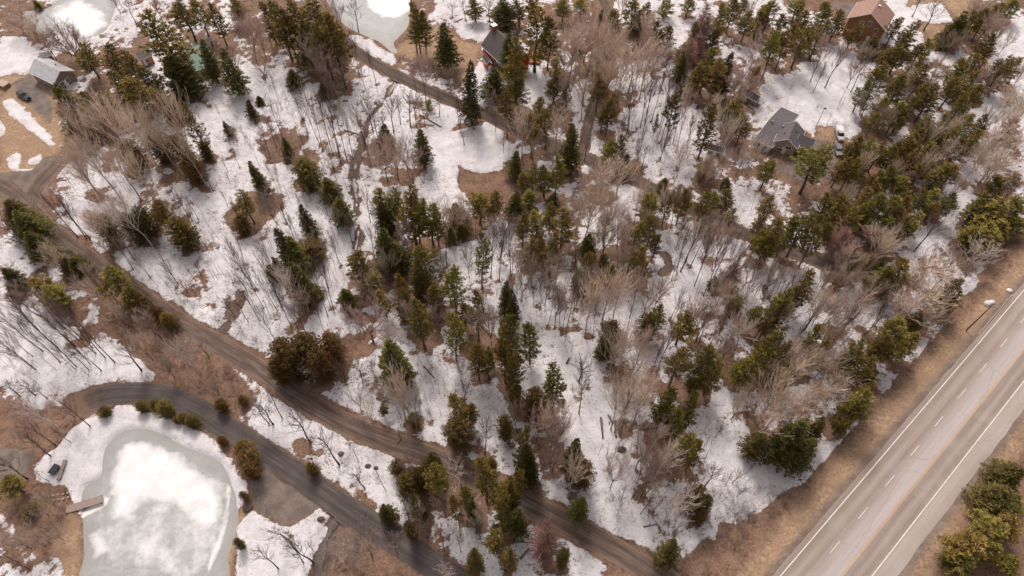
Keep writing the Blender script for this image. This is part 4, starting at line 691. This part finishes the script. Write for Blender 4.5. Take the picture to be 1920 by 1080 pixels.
o = b.build('brushwood', M['twig_brown']); tag(o, 'low bare brushwood and saplings over the snow', 'brushwood', None, 'stuff')
# ------------------------------------------------------------------ dead grass tussocks along the verges
b = MB()
for _ in range(5200):
    t0 = rv(-10, 190); s0 = rv(-16, -4.5) if rv(0, 1) < .7 else rv(HR + 1, HR + 9); x0, y0 = hp(s0, t0); pxx, pyy = PX(x0, y0)
    if not (-20 < pxx < 1940 and -20 < pyy < 1100): continue
    f, rd, pd = fat(x0, y0)
    if f > 0: continue
    z = zat(x0, y0)
    for k in range(4):
        a2 = rv(0, 6.28); o = Vector((x0 + rv(-.3, .3), y0 + rv(-.3, .3), z - .03)); b.tube([o, o + unit(a2, rv(.2, 1.0)) * rv(.3, .8)], [.022, .008], 3, rv(0, 1))
o = b.build('dead_grass', mat('dead_grass', (.20, .125, .08), col2=(.44, .31, .215), attr=1)); tag(o, 'dry tan grass stalks along the highway verge', 'grass', None, 'stuff')
# ------------------------------------------------------------------ buildings
M.update(
 metal_roof=mat('grey_metal_roof', (.40, .40, .41), rough=.5, noise=.8, col2=(.50, .50, .51), spec=.4), green_roof=mat('green_metal_roof', (.10, .185, .135), rough=.5, noise=.5, col2=(.19, .27, .21), spec=.4),
 dark_shingle=mat('dark_shingles', (.085, .073, .072), noise=3.5, col2=(.125, .108, .105), bump=.4), grey_shingle=mat('slate_shingles', (.095, .085, .088), noise=3, col2=(.14, .125, .128), bump=.4), brown_shingle=mat('brown_shingles', (.27, .165, .125), noise=3, col2=(.37, .235, .19), bump=.4),
 red_wall=mat('red_boards', (.36, .045, .022), noise=1.5, col2=(.46, .075, .035)), rust_wall=mat('rust_brown_boards', (.27, .12, .058), noise=1.2, col2=(.36, .17, .085), stretch=(1, 1, 6)), beige_wall=mat('beige_siding', (.34, .27, .205), noise=1, col2=(.40, .32, .245), stretch=(1, 1, 8)),
 brown_wall=mat('weathered_boards', (.20, .145, .12), noise=1.5, col2=(.29, .22, .185), stretch=(1, 1, 6)), orange_wood=mat('orange_cedar_boards', (.42, .17, .075), noise=1.5, col2=(.52, .25, .12), stretch=(6, 1, 1)), white=mat('white_trim', (.72, .68, .65), noise=2, col2=(.78, .74, .71)),
 glass=mat('window_glass', (.03, .035, .04), rough=.12, spec=.6, noise=1, col2=(.05, .055, .06)), grey_wood=mat('grey_planks', (.26, .19, .165), noise=2, col2=(.38, .29, .25), stretch=(1, 8, 1)), chimney=mat('red_brick', (.30, .09, .06), noise=6, col2=(.38, .14, .09)),
 black=mat('black_paint', (.012, .012, .013), rough=.25, spec=.5, noise=2, col2=(.02, .02, .022)), tyre=mat('tyre_rubber', (.02, .02, .02), noise=4, col2=(.035, .033, .03)), silver=mat('silver_paint', (.42, .42, .43), rough=.3, spec=.5, noise=1, col2=(.48, .48, .49)), greyp=mat('grey_paint', (.16, .17, .18), rough=.3, spec=.5, noise=1, col2=(.20, .21, .22)),
 lamp=mat('lamp_glass', (.7, .68, .62), rough=.2, noise=3, col2=(.8, .78, .72)), taill=mat('tail_lamp', (.35, .02, .015), rough=.2, noise=3, col2=(.4, .03, .02)), chrome=mat('wheel_metal', (.4, .4, .4), rough=.3, metal=.8, noise=3, col2=(.5, .5, .5)), pole=mat('pole_wood', (.085, .06, .048), noise=5, col2=(.14, .10, .08)),
 snowm=mat('old_snow', (.70, .66, .655), noise=1.5, col2=(.82, .79, .785), bump=.5), blue=mat('blue_plastic', (.05, .11, .32), rough=.4, noise=2, col2=(.07, .14, .38)), rock=mat('grey_rock', (.09, .065, .052), noise=3, col2=(.18, .135, .11), bump=.5), tanwood=mat('tan_board', (.38, .28, .22), noise=3, col2=(.48, .37, .30)), log=mat('log_bark', (.11, .075, .06), noise=4, col2=(.22, .165, .14)))
def panel(parent, name, p, u, w, h, nrm, m, off, t=.05):
    """upright rectangle centred at p, axis u along the wall, nrm outward"""
    b = MB(); c = p + nrm * off; b.box((0, 0, 0), (w, t, h)); rz = math.atan2(u.y, u.x)
    ca_, sa_ = math.cos(rz), math.sin(rz); b.v = [(c.x + x * ca_ - y * sa_, c.y + x * sa_ + y * ca_, c.z + z) for x, y, z in b.v]; return b.build(name, m, parent)
def window(parent, p, u, nrm, w, h, trim='white'):
    f = panel(parent, 'window', p, u, w + .24, h + .24, nrm, M[trim], .03, .08); panel(f, 'pane', p, u, w, h, nrm, M['glass'], .075, .03); panel(f, 'frame', p, u, .07, h, nrm, M[trim], .105, .03); return f
def house(name, label, A, B, Rg, he, hr, wall, roofm, over=.45, zb=0, wins=(), door=None, cat='house', chim=(), trim='white', drop=0, half=None, both=True):
    """A, B: eave corner pixels along the ridge direction at height he; Rg: ridge-end pixel above B at height hr"""
    a = Vector((*G(*A, he), 0)); b_ = Vector((*G(*B, he), 0)); r = Vector((*G(*Rg, hr), 0)); u = (a - b_).normalized(); L = (a - b_).length
    v_ = r - b_; v_ = v_ - u * v_.dot(u); wdt = half or v_.length; v_ = v_.normalized(); ctr = (a + b_) / 2 + v_ * wdt; rz = math.atan2(u.y, u.x)
    root = empty(name, (ctr.x, ctr.y, zb), rz, label, cat); sg = 1 if Vector((-math.sin(rz), math.cos(rz), 0)).dot(v_) > 0 else -1    # local +y = sg * v
    hl, hw_ = L / 2, wdt; il, iw = hl - over, hw_ - over; sl = (hr - he) / hw_; hwall = he + over * sl - .05; hap = hr - .1
    w = MB(); P = [(-il, -iw, -.5), (il, -iw, -.5), (il, iw, -.5), (-il, iw, -.5), (-il, -iw, hwall), (il, -iw, hwall), (il, iw, hwall), (-il, iw, hwall), (-il, 0, hap), (il, 0, hap)]
    w.add(P, [(0, 1, 5, 4), (2, 3, 7, 6), (1, 2, 6, 9, 5), (3, 0, 4, 8, 7)]); w.build('wall', M[wall], root)
    rf = MB(); th = .16
    for s_ in (-1, 1):
        q_ = [(-hl, s_ * hw_, he), (hl, s_ * hw_, he), (hl, 0, hr), (-hl, 0, hr)]; q2 = [(x, y, z + th) for x, y, z in q_]
        rf.add(q_ + q2, [(0, 3, 2, 1), (4, 5, 6, 7), (0, 1, 5, 4), (1, 2, 6, 5), (3, 0, 4, 7)])
    ro = rf.build('roof', M[roofm], root)
    tr = MB()
    for e_ in (-1, 1):
        for s_ in (-1, 1):
            n_ = (e_ * (hl + .03)); q_ = [(n_, s_ * (hw_ + .02), he - .12), (n_, 0, hr - .12), (n_, 0, hr + th + .02), (n_, s_ * (hw_ + .02), he + th + .02)]; q2 = [(x + e_ * .05, y, z) for x, y, z in q_]
            tr.add(q_ + q2, [(0, 1, 2, 3), (4, 7, 6, 5), (3, 2, 6, 7), (0, 4, 5, 1), (0, 3, 7, 4)])
        
    for s_ in (-1, 1): tr.box((0, s_ * (hw_ + .05), he + .02), (2 * hl - .02, .07, .2))
    tr.build('roof_trim', M[trim], root)
    for face, o_, z_, ww, wh in wins:    # face: 'A' 'B' gable ends, 'F' front eave side (towards AB), 'K' back
        if face in 'AB': e_ = 1 if face == 'A' else -1; p = Vector((e_ * il, o_ * iw, z_)); uu = Vector((0, 1, 0)); nr = Vector((e_, 0, 0))
        else: e_ = -sg if face == 'F' else sg; p = Vector((o_ * il, e_ * iw, z_)); uu = Vector((1, 0, 0)); nr = Vector((0, e_, 0))
        window(root, p, uu, nr, ww, wh, trim)
    if door:
        face, o_, = door
        if face in 'AB': e_ = 1 if face == 'A' else -1; p = Vector((e_ * il, o_ * iw, 1.1)); uu = Vector((0, 1, 0)); nr = Vector((e_, 0, 0))
        else: e_ = -sg if face == 'F' else sg; p = Vector((o_ * il, e_ * iw, 1.1)); uu = Vector((1, 0, 0)); nr = Vector((0, e_, 0))
        dr = panel(root, 'door', p, uu, 1.0, 2.1, nr, M['white'], .04, .08); panel(dr, 'handle', p + uu * .35, uu, .12, .06, nr, M['chrome'], .12, .06)
    for cx_, cy_, cw, ch, cm_, cap_ in chim:
        z0 = hr - abs(cy_) * (hr - he); c_ = MB(); c_.box((cx_ * hl, cy_ * hw_, z0 + ch / 2 - .5), (cw, cw, ch + 1)); k = c_.build('chimney', M[cm_], ro)
        if cap_: c2 = MB(); c2.box((cx_ * hl, cy_ * hw_, z0 + ch + .06), (cw + .3, cw + .3, .12)); c2.build('cap', M[cap_], k)
    root['_L'] = L; return root, hl, hw_, sg
r1, hl, hw_, sg = house('house', 'weathered brown house with pale grey metal roof beside the black car', (54, 136), (100.5, 159), (116, 135.5), 3.0, 5.2, 'brown_wall', 'metal_roof', .4, wins=[('B', -.2, 1.6, 1.0, 1.2), ('B', .4, 1.6, 1.0, 1.2), ('F', -.4, 1.5, 1.1, 1.1), ('F', .2, 1.5, 1.1, 1.1), ('F', .65, 1.5, .9, 1.1)], door=('B', .05), chim=[(-.1, -.5, .25, .5, 'black', None)])
house('cabin', 'wooden cabin with green metal roof between two spruces', (367.8, 134), (408.9, 116.7), (397, 82), 2.9, 5.2, 'brown_wall', 'green_roof', .4, wins=[('F', 0, 1.5, 1, 1), ('F', -.5, 1.5, 1, 1), ('A', .3, 1.6, 1, 1)], door=('F', .4), cat='cabin')
house('shed', 'small grey shed behind the green-roofed cabin', (383, 82), (398, 76), (394, 70), 2.2, 3.2, 'brown_wall', 'metal_roof', .2, cat='shed', door=('F', 0))
house('house', 'red house with dark grey roof and brick chimney above the lane', (901, 85.6), (948, 129), (969, 92), 4.2, 8.4, 'red_wall', 'dark_shingle', .5, wins=[('F', -.35, 2.0, 2.2, 1.5), ('F', .1, 2.0, 1.4, 1.3), ('B', .3, 2.2, 1.2, 1.3), ('B', -.3, 2.2, 1.2, 1.3), ('A', 0, 4.6, 1.2, 1.2)], chim=[(.9, 0, 1.3, 1.3, 'chimney', 'white')])
house('porch', 'small red gabled porch on the front of the red house', (912, 122), (904, 108), (911, 104), 2.8, 4.0, 'red_wall', 'dark_shingle', .25, door=('A', .2), cat='porch')
house('house', 'beige house with slate roof in front of the snowy backyard', (1465, 233), (1450, 265.7), (1475.7, 266), 3.2, 5.4, 'beige_wall', 'grey_shingle', .45, wins=[('B', -.35, 2.5, 1.3, .9), ('B', .35, 1.2, 1.2, .7)], chim=[(.2, -.35, .35, .35, 'black', None), (-.25, .45, .35, .35, 'black', None)], door=('B', 0))
house('house_wing', 'dark-roofed right wing of the beige house above the blue bin', (1490, 272), (1520, 283), (1526, 262), 2.8, 4.7, 'beige_wall', 'grey_shingle', .35, wins=[('F', .3, 1.3, 1.8, 1.0), ('B', 0, 1.5, 1.0, 1.0)], cat='wing')
house('garage', 'low dark-roofed left wing adjoining the beige house', (1414, 262), (1448, 278), (1460, 232), 2.4, 3.7, 'beige_wall', 'grey_shingle', .35, wins=[('F', .3, 1.3, 1.2, 1.0), ('F', -.4, 1.3, 1.2, 1.0)], chim=[(-.6, .1, .3, .9, 'chrome', None), (.6, .1, .3, .9, 'chrome', None)], cat='garage')
house('house', 'tall rust-brown board house with brown roof at the top edge', (1677.8, 28.3), (1660.6, 58.3), (1634.4, 25), 5.6, 9.2, 'rust_wall', 'brown_shingle', .5, wins=[('B', -.15, 5.9, .9, 1.5), ('B', .25, 5.2, .9, 1.5), ('B', .1, 2.4, .8, 1.5), ('B', -.6, 4.4, .8, 1.4)], door=('B', -.4), chim=[(.2, -.15, .4, .4, 'black', 'white')])
house('cabin', 'small orange-boarded cabin with grey roof under the big pine', (262, 113), (286, 104), (276, 92), 2.6, 4.4, 'orange_wood', 'metal_roof', .3, wins=[('F', 0, 1.5, 1, 1)], door=('F', .5), cat='cabin')
house('shed', 'dark-roofed shed above the garage of the beige house', (1384, 172), (1418, 192), (1422, 180), 2.4, 3.6, 'brown_wall', 'dark_shingle', .3, door=('F', .2), cat='shed')
house('shed', 'low brown shed under the trees left of the garage', (1326, 280), (1356, 288), (1354, 277), 2.2, 3.0, 'brown_wall', 'dark_shingle', .25, door=('F', 0), cat='shed')
house('shed', 'tiny grey hut behind the metal-roofed house', (76, 108), (96, 104), (92, 97), 2.2, 3.0, 'brown_wall', 'metal_roof', .2, door=('F', 0), cat='shed')
# decks, dock and yard things
def plank_deck(name, label, p0, p1, width, z, m, cat, group=None, posts=True, rail=False):
    a = Vector((*G(*p0), 0)); c = Vector((*G(*p1), 0)); d = c - a; L = d.length; rz = math.atan2(d.y, d.x); root = empty(name, (a.x, a.y, 0 if name == 'dock' else zat(a.x + d.x / 2, a.y + d.y / 2)), rz, label, cat, group)
    n = max(3, int(L / .22)); b = MB()
    for i in range(n): b.box((L * (i + .5) / n, 0, z), (L / n - .03, width, .05), 0)
    b.build('planks', M[m], root); b = MB()
    for s_ in (-1, 1): b.box((L / 2, s_ * (width / 2 - .1), z - .12), (L, .1, .18))
    b.build('frame', M[m], root)
    if posts:
        for i in range(3):
            for s_ in (-1, 1): b = MB(); b.tube([(L * (.05 + .45 * i), s_ * (width / 2 - .05), -.6), (L * (.05 + .45 * i), s_ * (width / 2 - .05), z + (.9 if rail else .1))], [.07, .07], 6, cap=True); b.build('post', M['pole'], root)
    if rail:
        for s_ in (-1, 1): b = MB(); b.box((L / 2, s_ * (width / 2 - .05), z + .9), (L, .06, .08)); b.build('railing', M[m], root)
    return root
plank_deck('dock', 'grey wooden dock reaching onto the round frozen pond', (126, 957), (194, 936), 1.5, .35, 'grey_wood', 'dock')
plank_deck('deck', 'orange-brown wooden deck right of the red house', (987, 110), (1014, 112), 6.0, .5, 'orange_wood', 'deck')
plank_deck('deck', 'small orange wooden deck below the green-roofed cabin', (372, 152), (388, 148), 2.2, .4, 'orange_wood', 'deck', rail=True)
plank_deck('bench', 'long plank bench in the snow left of the round pond', (127, 866), (114, 903), .65, .5, 'grey_wood', 'bench')
def at_px(px_, py_, dz=0): x_, y_ = G(px_, py_); return Vector((x_, y_, zat(x_, y_) + dz))
def boulder(px_, py_, r, label, m='rock', name='boulder', group=None, cat='boulder', flat=.6):
    b = MB(); n, k = 9, 5; vs = []; sd_ = rv(0, 99)
    for j in range(k + 1):
        for i in range(n):
            t = math.pi * j / k; a = 6.283 * i / n; q_ = r * (1 + .35 * (vnoise(np.array([a * 1.3 + sd_]), np.array([t * 2.0]), 3)[0] - .5)); vs.append((math.cos(a) * math.sin(t) * q_, math.sin(a) * math.sin(t) * q_ * .8, math.cos(t) * q_ * flat))
    b.add(vs, [(j * n + i, j * n + (i + 1) % n, (j + 1) * n + (i + 1) % n, (j + 1) * n + i) for j in range(k) for i in range(n)])
    o = b.build(name, M[m], smooth=True); o.location = at_px(px_, py_, r * .2); tag(o, label, cat, group); return o
for px_, py_, r, l in [(464, 953, 1.0, 'dark boulder between pond and parking apron'), (690, 874, .6, 'brown boulder in snow between the two lower lanes'), (705, 878, .5, 'smaller rock just right of the brown boulder'), (640, 852, .6, 'dark rock on snow above the lower lane'), (602, 974, .7, 'dark stone at the head of the rocky ditch'), (1165, 845, .9, 'brown stump-like rock in the lower wood')]:
    boulder(px_, py_, r, l)
for px_, py_, r, l in [(1850, 571, .8, 'left white snow lump behind the utility pole'), (1858, 568, .7, 'right snow lump touching its neighbour by the pole'), (1891, 546, .7, 'lone snow lump nearest the highway')]:
    boulder(px_, py_, r, l, 'snowm', 'snow_lump', 'snow lumps on the verge', 'snow')
for i, (x_, y_) in enumerate([(630, 740), (680, 730), (735, 715), (795, 705), (848, 690), (735, 775), (795, 765), (850, 745), (680, 790)]):
    b = MB(); p = at_px(x_ / 6.545, 820 + y_ / 6.545); b.tube([(0, 0, -.2), (0, 0, .28)], [.11, .1], 9, cap=True); b.box((0, 0, .31), (.3, .3, .06)); o = b.build('garden_post', M['tanwood'], smooth=False); o.location = p
    tag(o, 'short pale garden post, ' + ['leftmost of the upper row', 'second of the upper row', 'third of the upper row', 'fourth of the upper row', 'rightmost of the upper row by the dock', 'second of the lower row', 'third of the lower row', 'rightmost of the lower row', 'leftmost of the lower row'][i], 'post', 'pale garden posts by the dock')
def crate(px_, py_, s3, m, m2, label, name, cat, rz=0):
    p = at_px(px_, py_); root = empty(name, p, rz, label, cat); b = MB(); b.box((0, 0, s3[2] / 2 - .1), (s3[0], s3[1], s3[2] + .2)); b.build('box', M[m], root); b = MB(); b.box((0, 0, s3[2] + .06), (s3[0] + .25, s3[1] + .25, .12)); b.build('lid', M[m2], root); return root
crate(11, 164, (3.0, 2.0, 1.1), 'brown_wall', 'tanwood', 'tan-topped wooden bin left of the black car', 'storage_bin', 'bin', -.45)
crate(107.7, 884, (1.1, 1.7, .6), 'greyp', 'black', 'dark grey box beside the plank bench', 'storage_box', 'box', -.35)
p = at_px(1516, 289); root = empty('wheeled_bin', p, .3, 'blue recycling bin at the right wing of the beige house', 'bin'); b = MB(); b.box((0, 0, .55), (1.3, .9, 1.1)); b.build('tub', M['blue'], root); b = MB(); b.box((0, 0, 1.14), (1.4, 1.0, .08)); b.build('lid', M['blue'], root)
def pole(px_, py_, h, label, r=.15, arm=None, name='utility_pole'):
    p = at_px(px_, py_); root = empty(name, p, 0, label, 'pole'); b = MB(); b.tube([(0, 0, -.5), (0, 0, h)], [r, r * .65], 10, cap=True); b.build('shaft', M['pole'], root, True)
    if arm: b = MB(); b.box((0, 0, h - .5), (arm, .12, .12)); c = b.build('cross_arm', M['pole'], root); b = MB(); [b.tube([(x_, 0, h - .44), (x_, 0, h - .2)], [.05, .04], 6, cap=True) for x_ in (-arm * .42, 0.3, arm * .42)]; b.build('insulators', M['white'], c)
    else: b = MB(); b.box((.15, 0, h), (.7, .3, .18)); b.build('lamp_head', M['black'], root)
    return root
_, hpole, _ = place(1856, 570, 67, 30)[0], place(1856, 570, 67, 30)[1], 0
pole(1811, 620, min(hpole, 12.5), 'brown utility pole on the gravel verge of the highway', .16, 2.2)
pole(1528.5, 240, 6.5, 'thin dark lamp post in the snowy backyard', .08, None, 'lamp_post')
# pale strip beside the shoulder
b = MB(); t0 = float((G(1833, 628) - HW0) @ hd); t1 = float((G(1897, 553) - HW0) @ hd); so = float((G(1833, 628) - HW0) @ hn); so2 = float((G(1897, 553) - HW0) @ hn)
n = 12
for i in range(n):
    a, c_ = t0 + (t1 - t0) * i / n, t0 + (t1 - t0) * (i + 1) / n; s_a, s_b = so + (so2 - so) * i / n, so + (so2 - so) * (i + 1) / n; A0 = Vector((*hp(s_a, a), 0)); B0 = Vector((*hp(s_b, c_), 0)); mdl = (A0 + B0) / 2; b.box((mdl.x, mdl.y, .1), ((B0 - A0).length, .16, .3), math.atan2(hd[1], hd[0]))
o = b.build('kerb_strip', M['tanwood']); o['kind'] = 'structure'
# vehicles
def wheel(root, x, y, r=.36, w=.24):
    b = MB(); b.tube([(x, y - w / 2, r), (x, y + w / 2, r)], [r, r], 16, cap=True); t = b.build('wheel', M['tyre'], root); b = MB(); b.tube([(x, y - w / 2 - .02, r), (x, y + w / 2 + .02, r)], [r * .6, r * .6], 12, cap=True); b.build('rim', M['chrome'], t)
def loft(b, secs):
    """secs: list of (z, x0, x1, halfwidth): stacked rounded rectangles"""
    n = 12; vs = []
    for z, x0, x1, hw__ in secs:
        cx_, lx = (x0 + x1) / 2, (x1 - x0) / 2
        for i in range(n):
            a = 6.283 * (i + .5) / n; c_, s_ = math.cos(a), math.sin(a); e = .35; vs.append((cx_ + lx * math.copysign(abs(c_) ** e, c_), hw__ * math.copysign(abs(s_) ** e, s_), z))
    k = len(secs); fs = [(j * n + i, j * n + (i + 1) % n, (j + 1) * n + (i + 1) % n, (j + 1) * n + i) for j in range(k - 1) for i in range(n)]; fs.append(tuple((k - 1) * n + i for i in range(n))); fs.append(tuple(range(n - 1, -1, -1))); b.add(vs, fs)
def car(px_, py_, rz, label, paint, kind):
    p = at_px(px_, py_); root = empty({'suv': 'parked_car', 'pickup': 'pickup_truck', 'sedan': 'parked_car'}[kind], p + Vector((0, 0, .02)), rz, label, 'car' if kind != 'pickup' else 'truck')
    L = 2.3 if kind != 'pickup' else 2.7; W_ = .92; b = MB()
    loft(b, [(.35, -L, L, W_ - .05), (.55, -L - .03, L + .03, W_), (.85, -L + .02, L, W_), (1.0 if kind != 'sedan' else .9, -L + .08, L - .12, W_ - .05)]); b.build('body', M[paint], root)
    z0 = .98 if kind != 'sedan' else .88; x0, x1 = {'suv': (-L + .15, .95), 'pickup': (-.3, 1.35), 'sedan': (-1.6, 1.0)}[kind]; zt = {'suv': 1.72, 'pickup': 1.8, 'sedan': 1.42}[kind]
    b = MB(); loft(b, [(z0, x0, x1, W_ - .08), (zt - .1, x0 + .25, x1 - .5, W_ - .2)]); b.build('windows', M['glass'], root)
    b = MB(); loft(b, [(zt - .1, x0 + .22, x1 - .46, W_ - .18), (zt, x0 + .4, x1 - .66, W_ - .28)]); b.build('roof', M[paint], root)
    if kind == 'pickup': b = MB(); b.box((-1.5, 0, 1.2), (2.1, 1.55, .4)); b.build('cargo_cover', M['white'], root)
    for x_ in (-L * .62, L * .62):
        for y_ in (-.8, .8): wheel(root, x_, y_)
    for y_ in (-.65, .65): b = MB(); b.box((L + .0, y_, .75), (.08, .35, .18)); b.build('headlight', M['lamp'], root); b = MB(); b.box((-L - .0, y_, .8), (.08, .25, .2)); b.build('tail_light', M['taill'], root)
    for y_ in (-1, 1): b = MB(); b.box((x1 - .35, y_ * (W_ + .06), 1.08), (.12, .2, .14)); b.build('mirror', M[paint], root)
    return root
car(47.5, 184, R(-32), 'black car parked on the tan driveway by the metal-roofed house', 'black', 'suv')
car(1572, 256, R(-96), 'silver pickup with pale box beside the beige house driveway', 'silver', 'pickup')
car(1570, 284, R(-96), 'grey car half hidden by the big pine, below the pickup', 'greyp', 'sedan')
# fallen logs: picture end points
for i, (x0, y0, x1, y1, r, lab) in enumerate([(646, 246, 672, 252, .22, 'dark log on snow left of the brook'), (787, 216, 828, 240, .2, 'long fallen trunk on snow above the glade'), (746, 808, 750, 822, .2, 'short pale log above the gravel lane'), (746, 830, 754, 822, .2, 'short log lying nearest the gravel lane edge'), (962, 1016, 1000, 1019, .18, 'thin straight log left of the russet larch'), (975, 1050, 992, 1030, .25, 'dark leaning log pile piece beside the larch'),
    (1200, 805, 1230, 802, .18, 'log on snow in the lower wood'), (1190, 405, 1225, 395, .22, 'fallen trunk beside the mid-wood lane'), (1126, 785, 1130, 825, .25, 'left brown log in the central clearing'), (1152, 790, 1155, 822, .25, 'right brown log in the central clearing'), (1140, 780, 1148, 795, .2, 'short log above the pair in the clearing'), (1062, 683, 1068, 672, .25, 'brown stub log at the clearing left edge'), (1205, 990, 1230, 985, .15, 'forked branch on snow near the lower verge'), (795, 690, 815, 712, .2, 'dead grey trunk leaning above the middle gravel lane')]):
    a = at_px(x0, y0, r * .6); c = at_px(x1, y1, r * .6); m_ = (a + c) / 2; b = MB(); b.tube([a - m_, (a - m_) * .3 + Vector((0, 0, .06)), c - m_], [r, r * .85, r * .6], 8, cap=True)
    b.tube([(a - m_) * .2, (a - m_) * .1 + Vector((.3, .6, .5))], [r * .4, r * .2], 5, cap=True); o = b.build('fallen_log', M['log'], smooth=True); o.location = m_; tag(o, lab, 'log', 'fallen logs on the snow')
